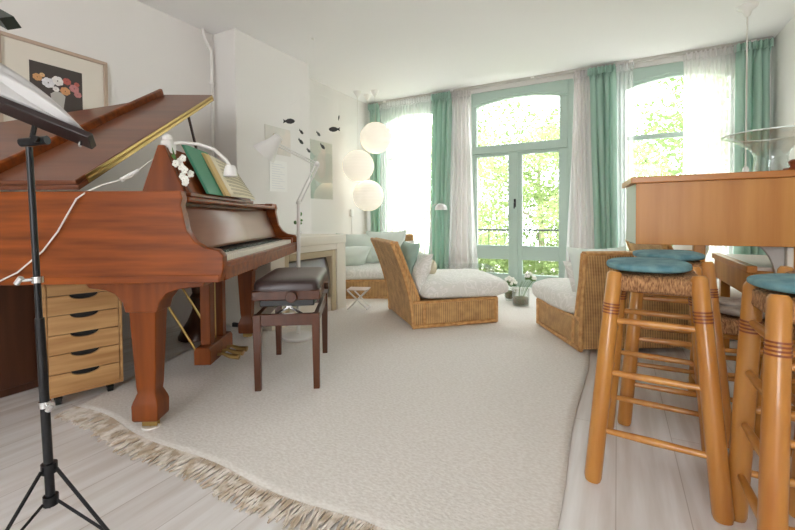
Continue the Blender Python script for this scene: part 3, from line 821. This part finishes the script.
# located so that the pole stands about a metre from the viewer
CR = Matrix.Rotation(YAW, 3, 'Z')
def cf(X, Y, z): v = CR @ Vector((X, Y, 0)); return Vector((v.x, v.y, z))
base = cf(-.912, 1.05, 0); ms.location = base
L = lambda X, Y, z: tuple(cf(X + .912, Y - 1.05, z))     # camera-parallel axes about the pole
b = MB(); b.tube([L(-.912, 1.05, .13), L(-.928, 1.05, .62)], .0105, 12); b.build('lower_pole', M['blackmetal'], ms)
b = MB(); b.tube([L(-.928, 1.05, .60), L(-.942, 1.05, 1.06)], .0075, 12); b.build('upper_pole', M['blackmetal'], ms)
for z in (.395, .72):
    xo = -.912 - .015 * (z - .13) / .5
    b = MB(); b.tube([L(xo, 1.05, z - .008), L(xo, 1.05, z + .008)], .0135, 12); b.tube([L(xo, 1.05, z), L(xo + (.03 if z < .5 else -.03), 1.03, z)], .004, 6)
    b.tube([L(xo + (.03 if z < .5 else -.03) - .006, 1.03, z - .008), L(xo + (.03 if z < .5 else -.03) + .006, 1.03, z + .008)], [.007, .007], 8)
    b.build('clamp', M['chrome'], ms)
b = MB(); b.tube([L(-.914, 1.05, .215), L(-.914, 1.05, .24)], .018, 12); b.build('upper_collar', M['blackmetal'], ms)
b = MB(); b.tube([L(-.912, 1.05, .13), L(-.912, 1.05, .155)], .017, 12); b.build('lower_collar', M['blackmetal'], ms)
for a in (-.1, -1.75, 2.29):
    d = Vector((cos(a), sin(a)))
    b = MB(); b.tube([L(-.914 + d.x * .02, 1.05 + d.y * .02, .228), L(-.914 + d.x * .22, 1.05 + d.y * .22, .006)], .0055, 8, .6)
    lg = b.build('leg', M['blackmetal'], ms)
    b = MB(); b.tube([L(-.912 + d.x * .02, 1.05 + d.y * .02, .142), L(-.914 + d.x * .155, 1.05 + d.y * .155, .070)], .0045, 8, .6); b.build('brace', M['blackmetal'], lg)
b = MB(); b.box(-.012, -.012, -.012, .012, .012, .012)
b2 = MB(); b2.tube([L(-.962, 1.05, 1.072), L(-.895, 1.05, 1.078)], .0115, 10); b2.tube([L(-.912, 1.03, 1.078), L(-.912, 1.07, 1.078)], .009, 10); b2.tube([L(-.935, 1.05, 1.078), L(-.925, 1.05, 1.12)], .006, 8)
b2.build('tilt_head', M['blackmetal'], ms)
b.bm.free()
# tray: a shallow ledge that slopes down to the right, carrying a back panel that leans away
t0, t1 = Vector((-1.25, 1.02, 1.275)), Vector((-.776, 1.05, 1.076))
up = Vector((.10, .28, .30)).normalized()
tv = (t1 - t0).normalized()
nn = tv.cross(up).normalized()
def Q(u, v, w): p_ = t0 + tv * u + up * v + nn * w; return L(p_.x, p_.y, p_.z)
LT = (t1 - t0).length
def obox(u0, u1, v0, v1, w0, w1, nm, m, par):
    b = MB(); vs = [b.bm.verts.new(Q(u, v, w)) for u, v, w in ((u0, v0, w0), (u1, v0, w0), (u1, v1, w0), (u0, v1, w0), (u0, v0, w1), (u1, v0, w1), (u1, v1, w1), (u0, v1, w1))]
    for f in ((0, 3, 2, 1), (4, 5, 6, 7), (0, 1, 5, 4), (1, 2, 6, 5), (2, 3, 7, 6), (3, 0, 4, 7)): b.bm.faces.new([vs[i] for i in f])
    return b.build(nm, m, par, .002)
obox(0, LT, -.014, .004, -.022, .022, 'tray', M['standwood'], ms)
obox(0, LT - .06, .0, .02, -.008, -.001, 'back_panel', M['standwood'], ms)
b = MB(); b.tube([Q(LT - .02, -.02, 0), Q(LT - .012, -.032, 0)], .004, 8); b.build('tray_screw', M['chrome'], ms)
shp = thing('loose_sheet_music', tuple(base), 0, 'white sheets of paper standing on the music stand tray', 'paper')
for k in range(3):
    b = MB()
    def pf(u, v, k=k):
        uu = .0 + u * (LT - .035 - k * .012)
        hgt = (.125 - .012 * k) * max(0.02, (1 - u ** 2.2)) * (1 - .12 * k)
        return Q(uu, .014 + hgt * v, .004 + k * .006 + .012 * sin(3 * v + u * 3 + k))
    b.grid(pf, 20, 10); b.build('sheet', M['paper'], shp, solid=.0008)
sl = thing('stand_lamp', tuple(base), 0, 'dark green metal lamp bar at the top left above the music stand', 'lamp')
b = MB(); b.tube([L(-1.45, 1.1, 1.64), L(-.952, 1.02, 1.36)], .0185, 4, 1.4); b.build('lamp_bar', M['darkgreen'], sl)
b = MB(); b.tube([L(-1.42, 1.1, 1.64), L(-1.30, 1.06, 1.5), L(-1.25, 1.03, 1.30)], .006, 8); b.build('bar_clip', M['blackmetal'], sl)

# ------------------------------------------------------------------ picture and papers on the walls
pc = thing('framed_flower_print', (XL, 1.0, 1.36), 0, 'framed print of flowers in a vase hanging above the piano', 'picture')
PW, PH = .585, .62
b = MB(); fw_ = .022
b.box(0, 0, 0, .025, PW, fw_); b.box(0, 0, PH - fw_, .025, PW, PH); b.box(0, 0, fw_, .025, fw_, PH - fw_); b.box(0, PW - fw_, fw_, .025, PW, PH - fw_)
b.build('frame', M['frame'], pc, .003)
box('mount', (.002, fw_, fw_, .010, PW - fw_, PH - fw_), M['mount'], pc)
pr = box('print', (.010, .152, .13, .012, .432, .50), M['print'], pc)
cols = [(S(204, 152, 104), 'orange'), (S(222, 220, 224), 'white'), (S(226, 222, 220), 'ivory'), (S(176, 92, 84), 'red'), (S(186, 124, 124), 'pink'), (S(206, 150, 104), 'peach'), (S(214, 176, 130), 'buff')]
rnd = random.Random(5)
for i, (u, v, r, ci) in enumerate(((.19, .405, .024, 0), (.245, .385, .034, 1), (.295, .41, .032, 2), (.345, .42, .024, 3), (.385, .385, .028, 4), (.335, .355, .028, 5), (.215, .425, .014, 6), (.405, .35, .022, 4), (.285, .355, .018, 2), (.40, .415, .016, 3))):
    b = MB()
    for j in range(7):
        a = j * .9 + i; b.ball((.0125, u + r * .55 * cos(a), v + r * .55 * sin(a)), (.0008, r * .5, r * .42), 8)
    m_ = mat('petal_' + cols[ci][1], cols[ci][0], .7, c2=tuple(min(1, c * 1.15) for c in cols[ci][0][:3]) + (1,), scale=60)
    b.build('painted_flower', m_, pr)
b = MB(); b.prism([(.27, .22), (.32, .22), (.335, .32), (.31, .34), (.28, .34), (.255, .32)], 'x', .012, .0130); b.build('painted_vase', M['greyp'], pr)
po = thing('pinned_picture', (BX, 2.785, 1.50), 0, 'small light picture pinned on the chimney breast behind the white lamp', 'picture')
box('sheet', (0, 0, 0, .006, .335, .26), M['poster'], po)
b = MB(); b.ball((.006, .12, .16), (.0012, .03, .035), 10); b.ball((.006, .2, .15), (.0012, .02, .03), 10); b.build('printed_figure', mat('faded_ochre', S(190, 160, 110), .7), po)
lt = thing('pinned_letter', (BX, 2.835, 1.14), 0, 'white written letter hanging under the small picture on the chimney breast', 'paper')
box('sheet', (0, 0, 0, .003, .235, .30), M['white'], lt)
b = MB()
for i in range(11): b.box(.003, .03, .03 + i * .023, .0035, .2 - .03 * (i % 3), .034 + i * .023)
b.build('handwriting', mat('faint_ink', S(214, 214, 220), .8), lt)
pt = thing('tall_poster', (XL, 3.75, 1.12), 0, 'tall pale poster under clear plastic on the wall beyond the chimney breast', 'poster')
box('sheet', (0, 0, 0, .006, .415, .69), mat('grey_green_print', S(196, 200, 190), .45, c2=S(206, 200, 190), scale=3), pt)
b = MB(); b.ball((.006, .2, .40), (.0012, .09, .16), 16); b.ball((.006, .24, .56), (.0012, .05, .06), 16); b.build('printed_figure', mat('pale_rose_print', S(214, 202, 192), .6), pt)
b = MB(); b.box(.007, -.008, -.008, .010, .423, .698); b.build('plastic_cover', M['clear'], pt)
wt = thing('wall_switch', (XL, 4.55, .90), 0, 'small white switch box with a cable low on the wall by the corner', 'switch')
box('box', (0, 0, 0, .03, .06, .10), M['white'], wt, .005); b = MB(); b.tube([(.01, .03, 0), (.012, .03, -.25), (.012, .05, -.6)], .004, 6); b.build('cable', M['white'], wt)

# ------------------------------------------------------------------ floor lamp by the piano
lp = thing('arm_floor_lamp', (-2.031, 2.245, 0), 0, 'white jointed floor lamp standing behind the piano bench', 'lamp')
def LL(X, Y, z): v = cf(X, Y, z) - Vector((-2.031, 2.245, 0)); return (v.x, v.y, z)
MB().lathe([(.115, .012), (.118, .018), (.118, .03), (.10, .038), (.018, .042)], seg=32).build('base', M['whitem'], lp)
b = MB(); b.tube([(0, 0, .035), LL(-.715, 2.96, .99)], .0135, 14); b.ball(LL(-.715, 2.96, .99), (.02, .02, .018), 12); b.build('pole', M['whitem'], lp)
b = MB()
for o_ in (-.014, .014): b.tube([LL(-.715 + o_, 2.96, .99), LL(-.578 + o_, 2.96, 1.263)], .006, 8)
b.ball(LL(-.578, 2.96, 1.268), (.02, .015, .02), 12); b.build('lower_arm', M['whitem'], lp)
b = MB()
for o_ in (-.01, .01): b.tube([LL(-.578, 2.96, 1.265 + o_), LL(-.845, 2.91, 1.40 + o_)], .005, 8)
b.build('upper_arm', M['whitem'], lp)
sh = MB()
ax = Vector((-.55, 0, -.62)).normalized(); sx = Vector((ax.z, 0, -ax.x)); sy = Vector((0, 1, 0)); c0 = Vector((-.862, 2.90, 1.425))
rings = []
for r, t in ((.018, -.05), (.034, -.045), (.038, .0), (.044, .016), (.07, .075), (.09, .125), (.087, .125), (.042, .025), (.02, .0)):
    rings.append([sh.bm.verts.new(LL(*(c0 + ax * t + (sx * cos(2 * pi * k / 24) + sy * sin(2 * pi * k / 24)) * r))) for k in range(24)])
for i in range(len(rings) - 1):
    for k in range(24): sh.bm.faces.new((rings[i][k], rings[i][(k + 1) % 24], rings[i + 1][(k + 1) % 24], rings[i + 1][k]))
sh.bm.faces.new(rings[0]); sh.bm.faces.new(rings[-1]); sh.build('lamp_shade', M['whitem'], lp)

rd = thing('reading_lamp', (-2.02, 4.62, 0), 0, 'slim white reading lamp with a dome shade beside the green curtain', 'lamp')
b = MB(); b.tube([(0, 0, .02), (0, 0, .98), (.015, .01, 1.02), (.05, .03, 1.045), (.09, .05, 1.04)], .007, 10); b.build('stem', M['whitem'], rd)
MB().lathe([(.10, 0), (.10, .012), (.01, .02)], seg=24).build('base', M['whitem'], rd)
MB().lathe([(.075, -.02), (.07, .015), (.05, .045), (.02, .06), (.004, .062)], (.11, .06, .99), 20).build('lamp_shade', M['whitem'], rd, solid=.003)

# ------------------------------------------------------------------ paper lanterns
for (x, y, z, bx, by, lb) in ((-2.751, 4.533, 1.912, -2.767, 4.546, 'topmost of the three round paper lanterns'),
                          (-2.908, 4.359, 1.543, -2.977, 4.459, 'middle round paper lantern, hanging farthest left'),
                          (-2.848, 4.496, 1.17, -2.94, 4.644, 'lowest of the three round paper lanterns')):
    t = thing('paper_lantern', (x, y, z), 0, lb, 'lantern', 'round paper lanterns in the corner')
    b = MB(); Rr = .2; prof = []
    for i in range(57):
        a = -pi / 2 + .2 + (pi - .4) * i / 56; rr = Rr * (1 + .010 * abs(sin(14 * pi * i / 56)) - .005)
        prof.append((rr * cos(a), rr * sin(a)))
    b.lathe(prof, seg=40, cap=False); b.build('paper_globe', M['lantern'], t, angle=80)
    b = MB(); b.tube([(0, 0, .14), (bx - x, by - y, CH - z - .03)], .0028, 6); b.build('cord', M['cord'], t)
    b = MB(); b.ball((0, 0, .03), .035, 12); b.tube([(0, 0, .05), (0, 0, .17)], .018, 10); b.build('bulb', mat('lit_bulb', S(255, 240, 210), .5, emis=S(255, 225, 170), es=6), t)
    b = MB(); b.lathe([(.012, -.075), (.02, -.06), (.045, -.02), (.055, 0)], (bx - x, by - y, CH - z), 16); b.build('ceiling_cup', M['white'], t)

# ------------------------------------------------------------------ fish mobile
mb = thing('fish_mobile', (-2.452, 2.955, CH), 0, 'hanging mobile of black fish on thin wires in front of the chimney breast', 'mobile')
def MLoc(px, py, dep):
    X = (px - 397.5) / FPX * dep; 
    v = cf(X, dep, 0); z = CAM_H + (219.2 - .0079 * (px - 397.5) * -1 * -1 - py) / FPX * dep
    return Vector((v.x + 2.452, v.y - 2.955, z - CH))
FISH = [(290.5, 122.5, 3.60, 1, .105), (302.5, 133, 3.75, 0, .062), (302, 142.5, 3.85, 0, .075), (319.5, 135, 3.8, 0, .062), (309.5, 151.5, 3.7, 0, .055), (323.5, 147.5, 3.65, 0, .072), (335.5, 130.5, 3.75, -1, .105), (340, 119, 3.9, 2, .05)]
hub = Vector((0, 0, -.50))
bar_l = MLoc(292, 104, 3.66); bar_r = MLoc(332, 101, 3.76)
b = MB(); b.tube([(0, 0, 0), tuple(hub)], .0006, 4); b.lathe([(.012, -.012), (.014, 0)], seg=10)
b.build('ceiling_thread', M['white'], mb)
b = MB(); b.tube([tuple(bar_l + Vector((0, 0, -.03))), tuple(bar_l * .5 + hub * .5 + Vector((0, 0, .02))), tuple(hub), tuple(bar_r * .5 + hub * .5 + Vector((0, 0, .01))), tuple(bar_r)], .0010, 5)
b.build('wire_arm', M['white'], mb)
for px, py, dep, dr, ln in FISH:
    c = MLoc(px, py, dep); b = MB()
    ang = {1: 0, -1: pi, 0: 1.1, 2: 1.3}[dr]; ez = {1: 0, -1: 0, 0: -.5, 2: 1.2}[dr]
    dirv = cf(cos(ang) * cos(ez), sin(ang) * cos(ez), sin(ez)); upv = Vector((0, 0, 1)); upv = (upv - dirv * upv.dot(dirv)).normalized(); nv = dirv.cross(upv)
    out = [(.5, 0), (.4, .13), (.15, .22), (-.1, .19), (-.3, .07), (-.5, .17), (-.44, 0), (-.5, -.17), (-.3, -.07), (-.1, -.19), (.15, -.22), (.4, -.13)]
    A = [b.bm.verts.new(c + dirv * p[0] * ln + upv * p[1] * ln + nv * .0025) for p in out]; B = [b.bm.verts.new(c + dirv * p[0] * ln + upv * p[1] * ln - nv * .0025) for p in out]
    b.bm.faces.new(A); b.bm.faces.new(list(reversed(B)))
    for i in range(len(out)): b.bm.faces.new((A[i], A[(i + 1) % len(out)], B[(i + 1) % len(out)], B[i]))
    fo = b.build('fish', M['fish'], mb)
    b = MB(); b.tube([tuple(c + upv * .1 * ln), tuple(c + Vector((0, 0, max(.03, -.46 - c.z))))], .0004, 4); b.build('thread', M['white'], fo)

# ------------------------------------------------------------------ wicker seats
def wicker_seat(loc, rz, Wd_, Lx, label, cat, group=None, H=.67, lean=.165, base=.205):
    t = thing('wicker_seat', loc, rz, label, cat, group)
    b = MB(); b.box(.03, 0.01, .03, Lx, Wd_ - .01, base); b.build('base', M['wicker'], t, .01)
    def xz(z): return -lean * max(0, (z - .05) / (H - .05)) ** 1.7
    n = 16; zs = [.02 + (H - .02) * i / n for i in range(n + 1)]
    b = MB()
    def tw_(z): return .05 + .06 * max(0, 1 - z / .45) if z > base else .11
    outer = [(xz(z), z) for z in zs]; inn = [(xz(z) + tw_(z), z) for z in reversed(zs)]
    b.prism(outer + inn, 'y', .012, Wd_ - .012); b.build('backrest', M['wicker'], t)
    b = MB(); r = .014
    for y in (.012, Wd_ - .012):
        b.tube([(xz(z) + .005, y, z) for z in zs], r, 8); b.tube([(xz(z) + tw_(z) - .006, y, z) for z in zs if z >= base - .02], r * .9, 8)
    b.tube([(xz(H) + .005, .012, H), (xz(H) + .005, Wd_ - .012, H)], r, 8)
    b.tube([(xz(H) + .045, .012, H), (xz(H) + .045, Wd_ - .012, H)], r, 8)
    b.build('back_rim', M['wickerrim'], t)
    b = MB()
    for z, rr in ((.018, .016), (base, .013)):
        b.tube([(0.0, .01, z), (Lx, .01, z), (Lx, Wd_ - .01, z), (0.0, Wd_ - .01, z)], rr, 8)
    for y in (.01, Wd_ - .01):
        b.tube([(Lx, y, .01), (Lx, y, base)], .016, 8); b.tube([(.1, y, .01), (.1, y, base)], .012, 8)
    b.build('base_rim', M['wickerrim'], t)
    return t
def cushion(par_loc, rz, cx, cy, cz, sx, sy, sz, m, label, nm='seat_cushion', e=.30, e2=.55, nz=.02, ns=5, rot=0, group=None):
    b = MB(); b.ball((0, 0, 0), (sx, sy, sz), 48, e=e, e2=e2, nz=nz, ns=ns)
    o = b.build(nm, m, angle=80); mw = Matrix.Translation(par_loc) @ Matrix.Rotation(rz, 4, 'Z') @ TR(cx, cy, cz, 0, rot, 0)
    o.matrix_world = mw; return tag(o, label, 'cushion', group)
def pillow(par_loc, rz, T, w, h, t, m, label, seed=0, group=None):
    b = MB(); b.pillow(w, h, t, seed=seed, wr=.03); o = b.build('throw_pillow', m, angle=80)
    o.matrix_world = Matrix.Translation(par_loc) @ Matrix.Rotation(rz, 4, 'Z') @ T
    return tag(o, label, 'pillow', group)
WG = 'honey wicker seats'
c1, r1 = (-1.38, 2.80, .012), R(44)
wicker_seat(c1, r1, .745, .72, 'wicker lounge chair in the middle of the rug, seen from behind its side', 'chair', WG)
cushion(c1, r1, .46, .37, .285, .41, .39, .088, M['floral'], 'puffy white floral seat cushion on the middle wicker chair', nz=.05, ns=6)
pillow(c1, r1, TR(.045, .34, .50, 0, R(-70), 0), .34, .42, .13, M['teal'], 'sage green pillow behind the floral one on the middle wicker chair', 1)
pillow(c1, r1, TR(.12, .22, .42, 0, R(-68), 0), .34, .38, .13, M['floral'], 'square floral pillow leaning on the middle wicker chair backrest', 2)
b = MB(); b.ball((0, 0, 0), (.08, .12, .075), 24, e=1, e2=.8); o = b.build('bolster_pillow', M['cream'], angle=80)
o.matrix_world = Matrix.Translation(c1) @ Matrix.Rotation(r1, 4, 'Z') @ TR(.27, .42, .43); tag(o, 'small round cream bolster on the middle wicker chair', 'pillow')

c2, r2 = (.42, 3.17, .012), math.atan2(.86, -.51)
wicker_seat(c2, r2, .73, .70, 'wicker chair with its back to the viewer, left of the bar stools', 'chair', WG, H=.63, lean=.06)
cushion(c2, r2, .44, .365, .275, .40, .38, .09, M['floral'], 'plump white floral seat cushion on the wicker chair near the bar stools', nz=.05, ns=6)
pillow(c2, r2, TR(.15, .50, .45, 0, R(-70), 0), .44, .42, .16, M['mint'], 'white pillow poking over the back of the wicker chair near the stools', 3)
pillow(c2, r2, TR(.24, .52, .40, 0, R(-60), 0), .34, .34, .12, M['floral'], 'smaller floral pillow on the wicker chair near the bar stools', 4)

c3, r3 = (.44, 3.47, .012), R(22)
wicker_seat(c3, r3, .60, .62, 'wicker chair partly hidden beneath the right-hand window behind the stools', 'chair', WG, H=.66)
cushion(c3, r3, .37, .30, .27, .32, .31, .08, M['cotton'], 'white seat cushion on the wicker chair under the right window')
pillow(c3, r3, TR(.13, .30, .50, 0, R(-70), 0), .42, .42, .14, M['cotton'], 'white pillow on the wicker chair under the right window', 5)

c4, r4 = (-2.75, 3.49, .0), math.atan2(-.89, .46)
SW = .95
# local x faces the viewer, y runs to the right; origin is moved to the back edge
o4 = (c4[0] - .46 * .7, c4[1] + .89 * .7, .0)
wicker_seat(o4, r4, SW, .70, 'wide wicker sofa seat in the window corner beyond the fireplace', 'sofa', WG, H=.66, lean=.05)
cushion(o4, r4, .40, SW / 2, .27, .34, .47, .075, M['floral'], 'floral seat cushion on the corner sofa beyond the fireplace', nz=.03)
pillow(o4, r4, TR(.22, .30, .50, 0, R(-62), 0), .46, .52, .2, M['mint'], 'large pale mint pillow on the left of the corner sofa', 6)
pillow(o4, r4, TR(.22, .62, .53, 0, R(-66), R(6)), .44, .48, .2, M['mint'], 'large pale mint pillow in the middle of the corner sofa', 7)
pillow(o4, r4, TR(.42, .22, .42, 0, R(-40), R(20)), .42, .42, .17, M['mint'], 'pale mint pillow slumped at the front left of the corner sofa', 8)
pillow(o4, r4, TR(.16, .83, .45, 0, R(-72), 0), .34, .26, .12, M['floral'], 'small floral pillow at the right end of the corner sofa', 9)

# folding slatted stool
fs = thing('folding_footstool', (-2.17, 3.24, .012), R(20), 'small white slatted folding stool beside the fireplace', 'stool')
b = MB()
for i in range(6): b.box(-.10, -.08 + i * .028, .185, .10, -.06 + i * .028, .195)
b.build('slat_top', M['ledge'], fs, .002)
for s in (-1, 1):
    b = MB(); b.tube([(-.09, s * .075, .012), (.09, s * .065, .185)], .008, 8); b.tube([(.09, s * .065, .012), (-.09, s * .075, .185)], .008, 8); b.build('crossed_leg', M['white'], fs)
b = MB()
for x in (-.09, .09): b.tube([(x, -.085, .012), (x, .085, .012)], .008, 8)
b.build('foot_bar', M['white'], fs)

# glass side table by the sheer curtain
gt = thing('glass_side_table', (-1.42, 4.25, .012), .494, 'low clear glass side table behind the middle wicker chair', 'table')
box('glass_top', (-.24, -.2, .33, .24, .2, .342), M['clear'], gt, .003)
for s in (-1, 1): box('glass_leg', (s * .235 - .006, -.19, 0, s * .235 + .006, .19, .33), M['clear'], gt, .002)

# flowers on the floor
def bouquet(par, cx, cy, cz, r, n, seed):
    rnd = random.Random(seed); b = MB(); g = MB()
    for i in range(n):
        v = Vector((rnd.gauss(0, 1), rnd.gauss(0, 1), abs(rnd.gauss(0, 1)))).normalized() * r * rnd.uniform(.7, 1)
        b.ball(Vector((cx, cy, cz)) + v, (.017, .017, .014), 8)
        w = v * .8; g.ball(Vector((cx, cy, cz - .02)) + w, (.02, .02, .008), 6)
    b.build('blossom', M['petal'], par); g.build('foliage', M['stem'], par)
v1 = thing('glass_flower_vase', (-.83, 4.08, .012), 0, 'clear glass vase with moss and white flowers on the rug', 'vase')
MB().lathe([(.074, .0), (.08, .01), (.083, .165), (.079, .165), (.076, .012), (.004, .01)], seg=28).build('glass', M['clear'], v1)
MB().lathe([(.071, .016), (.073, .075), (.04, .082), (.003, .084)], seg=24).build('moss', M['leafm'], v1)
b = MB()
for a in range(7): b.tube([(.02 * cos(a), .02 * sin(a), .07), (.04 * cos(a) + .02, .04 * sin(a) + .03, .17), (.05 * cos(a) + .05, .05 * sin(a) + .07, .23)], .002, 5)
b.build('stem', M['stem'], v1)
bouquet(v1, .07, .075, .25, .06, 22, 21)
v2 = thing('white_flower_pot', (-.98, 4.28, .012), 0, 'round pot of white flowers behind the glass vase', 'flower pot')
MB().lathe([(.05, 0), (.065, .08), (.068, .11), (.062, .11), (.05, .02), (.003, .018)], seg=22).build('pot', M['clear'], v2)
MB().lathe([(.046, .02), (.056, .09), (.003, .10)], seg=20).build('soil', M['leafm'], v2)
bouquet(v2, 0, 0, .17, .075, 30, 22)

# ------------------------------------------------------------------ bar counter (front face runs parallel to the window wall)
ct = thing('bar_counter', (.085, 2.43, 0), 0, 'honey-coloured wooden bar counter at the right with a deep front panel', 'counter')
CT = 1.072; CW = XR - .085 - .012
b = MB(); b.prism([(-.022, -.012), (CW, -.012), (CW, .40), (-.062, .40)], 'z', CT - .032, CT); b.build('counter_top', M['honeytop'], ct, .004)
box('front_panel', (0, 0, .728, CW, .025, CT - .032), M['honeyx'], ct, .002)
b = MB(); b.prism([(0, .026), (-.04, .34), (-.02, .345), (.02, .026)], 'z', .728, CT - .032); b.build('end_panel', M['palegreen'], ct, .002)
box('back_panel', (-.02, .36, .712, CW, .385, CT - .032), M['palegreen'], ct)
box('support_post', (.252, .06, 0, .30, .11, CT - .032), M['honey'], ct, .004)
arc_ = [(.575 - .085 * (1 - sin(t)) - .0, .728 - .20 * (1 - cos(t))) for t in [k * pi / 2 / 10 for k in range(11)]]
b = MB(); b.prism(arc_ + [(.575, 0), (.60, 0), (.60, .728)], 'y', .085, .115); b.build('curved_bracket', M['greyp'], ct, .003)
box('pale_post', (.602, .06, 0, .625, .12, .728), M['mantel'], ct, .003)
box('support_panel', (.627, .07, 0, CW, .095, .728), M['honeyx'], ct, .003)

# low table behind the counter
tbn = thing('pine_table', (.57, 2.36, 0), 0, 'low pine table with a pinkish white top tucked beneath the bar counter', 'table')
tx1, ty1 = XR - .57 - .02, .72
box('table_top', (0, .22, .60, tx1, ty1 + .3, .62), M['ledge'], tbn, .003)
b = MB(); b.box(.0, .22, .47, .02, ty1 + .3, .60); b.box(.02, ty1 + .28, .47, tx1, ty1 + .3, .60); b.box(.02, .22, .47, tx1, .24, .60)
b.build('apron', M['honeyx'], tbn, .003)
b = MB(); b.box(-.012, .20, .59, .03, ty1 + .31, .625); b.build('edge_strip', M['honeytop'], tbn, .004)
for x in (.02, tx1 - .07):
    for y in (.24, ty1 + .22): box('leg', (x, y, 0, x + .05, y + .05, .60), M['honey'], tbn, .004)

# glass bowl and brown ornament on the counter
gb = thing('flared_glass_bowl', (.65, 2.585, CT), 0, 'large flared clear glass bowl standing on the bar counter', 'bowl')
SG = .71
prof = [(.085, .0), (.10, .005), (.098, .04), (.09, .09), (.092, .13), (.115, .17), (.165, .21), (.225, .24), (.262, .258), (.268, .264)]
prof = [(q[0] * SG, q[1] * SG) for q in prof]
MB().lathe(prof + [(r - .004, z + .0015) for r, z in reversed(prof[1:])] + [(.003, .01)], seg=48, cap=False).build('bowl', M['clear'], gb, angle=70)
MB().tube([(.265 * SG * cos(a * pi / 24), .265 * SG * sin(a * pi / 24), .265 * SG) for a in range(49)], .0035, 6).build('rim', mat('rim_glass', S(230, 238, 234), .1), gb)
on = thing('brown_ornament', (.70, 2.475, CT), .3, 'small dark brown carved ornament on the counter edge at the right', 'ornament')
MB().lathe([(.02, 0), (.022, .01), (.012, .018), (.016, .03), (.02, .04), (.008, .05)], seg=12).build('carving', M['band'], on)
box('foot_block', (-.03, -.02, 0, .03, .02, .012), M['band'], on, .002)

# pendant cord at the right
pd = thing('pendant_lamp', (.896, 4.174, CH), 0, 'white pendant cord with ceiling rose hanging before the right-hand window', 'lamp')
MB().lathe([(.01, -.085), (.02, -.075), (.03, -.04), (.065, -.015), (.07, 0)], seg=20).build('ceiling_rose', M['white'], pd)
b = MB(); b.tube([(0, 0, -.08), (.0, 0, -1.28)], .006, 8); b.build('cord', M['cord'], pd)
MB().lathe([(.012, -1.26), (.022, -1.28), (.022, -1.36), (.016, -1.38)], seg=16).build('lamp_holder', M['white'], pd)
MB().ball((0, 0, -1.41), (.03, .03, .035), 14).build('bulb', M['white'], pd)

# ------------------------------------------------------------------ bar stools
def make_stool(H=.69, b0=.17, t0_=.112, d0=.195, d1=.14, lr=.0265, rungs=((.17, .36, .53), (.14, .29, .44, .58)), cush=True):
    t = thing('bar_stool', (0, 0, 0), 0, 'x', 'stool', 'honey wooden bar stools')
    corners = {}
    for sx in (-1, 1):
        for sy in (-1, 1):
            p0 = Vector((sx * b0, sy * d0, 0)); p1 = Vector((sx * t0_, sy * d1, H)); corners[(sx, sy)] = (p0, p1)
            b = MB(); b.tube([p0, p0.lerp(p1, .02), p0.lerp(p1, .5), p0.lerp(p1, .985), p1], [lr * .86, lr, lr * .98, lr * .86, lr * .6], 16)
            lg = b.build('leg', M['honey'], t, angle=50)
            b = MB()
            for k in range(4):
                q = p0.lerp(p1, .80 + k * .014); q2 = p0.lerp(p1, .80 + k * .014 + .007); b.tube([q, q2], lr * 1.0 * .93 + .0006, 16)
            b.build('burnt_ring', M['band'], lg)
    def at(c, f): return c[0].lerp(c[1], f)
    for sy in (-1, 1):
        for f in rungs[0]:
            o_ = .0 if sy < 0 else .04
            b = MB(); A = at(corners[(-1, sy)], f / H - o_); B = at(corners[(1, sy)], f / H - o_); b.tube([A, A.lerp(B, .5), B], [.009, .012, .009], 10); b.build('rung', M['honey'], t)
    for sx in (-1, 1):
        for f in rungs[1]:
            b = MB(); A = at(corners[(sx, -1)], f / H); B = at(corners[(sx, 1)], f / H); b.tube([A, A.lerp(B, .5), B], [.009, .012, .009], 10); b.build('rung', M['honey'], t)
    b = MB(); b.ball((0, 0, H - .038), (t0_ + .010, d1 + .012, .032), 48, e=.2, e2=.4, nz=.008, ns=45)
    b.build('rush_seat', M['rush'], t, angle=80)
    return t
def place(s, x, y, rz, lb): s.location = (x, y, 0); s.rotation_euler = (0, 0, rz); s['label'] = lb
def cush(x, y, z, rz, rx, ry, lb, seed):
    b = MB(); b.ball((0, 0, 0), (rx, ry, .017), 40, e=.75, e2=.6, nz=.012, ns=9)
    o = b.build('stool_cushion', M['blue'], angle=80); o.matrix_world = TR(x, y, z, 0, 0, rz); tag(o, lb, 'cushion', 'blue stool cushions'); return o
s1 = make_stool(); place(s1, .118, 1.655, R(-5), 'honey wooden bar stool standing nearest the middle of the floor')
cush(.095, 1.66, .703, R(-5), .128, .155, 'teal blue cushion on the stool nearest the middle of the floor', 1)
s2 = copy_tree(s1); place(s2, .205, 2.13, R(-2), 'wooden bar stool behind the nearest one, against the counter front')
cush(.195, 2.12, .703, 0, .130, .150, 'blue cushion on the stool behind, against the counter', 2)
s3 = make_stool(b0=.17, t0_=.148, d0=.15, d1=.10); place(s3, .475, 1.33, 0, 'wooden bar stool cut off by the right edge of the photo')
cush(.475, 1.33, .703, 0, .175, .135, 'teal blue cushion on the stool cut off at the right edge', 3)
s5 = copy_tree(s1); place(s5, .635, 1.76, R(0), 'wooden bar stool behind the right-edge one, only a leg showing')
s4 = make_stool(H=.45, b0=.165, t0_=.15, d0=.165, d1=.15, lr=.017, rungs=((.12, .22, .32), (.10, .20, .30)))
s4.name = 'rush_seat_stool'
place(s4, .50, 2.26, R(4), 'low rush-seated wooden stool in shade beneath the bar counter')
s4['group'] = 'low stools'
b = MB(); b.ball((0, 0, 0), (.125, .12, .02), 36, e=.6, e2=.6, nz=.03, ns=9); b.ball((-.03, .02, .022), (.08, .08, .014), 30, e=.6, e2=.6, nz=.02, ns=12)
o = b.build('folded_knit', M['greycloth'], angle=80); o.matrix_world = TR(.49, 2.25, .468); tag(o, 'crumpled grey knitted cloth on the low stool beneath the counter', 'cloth')
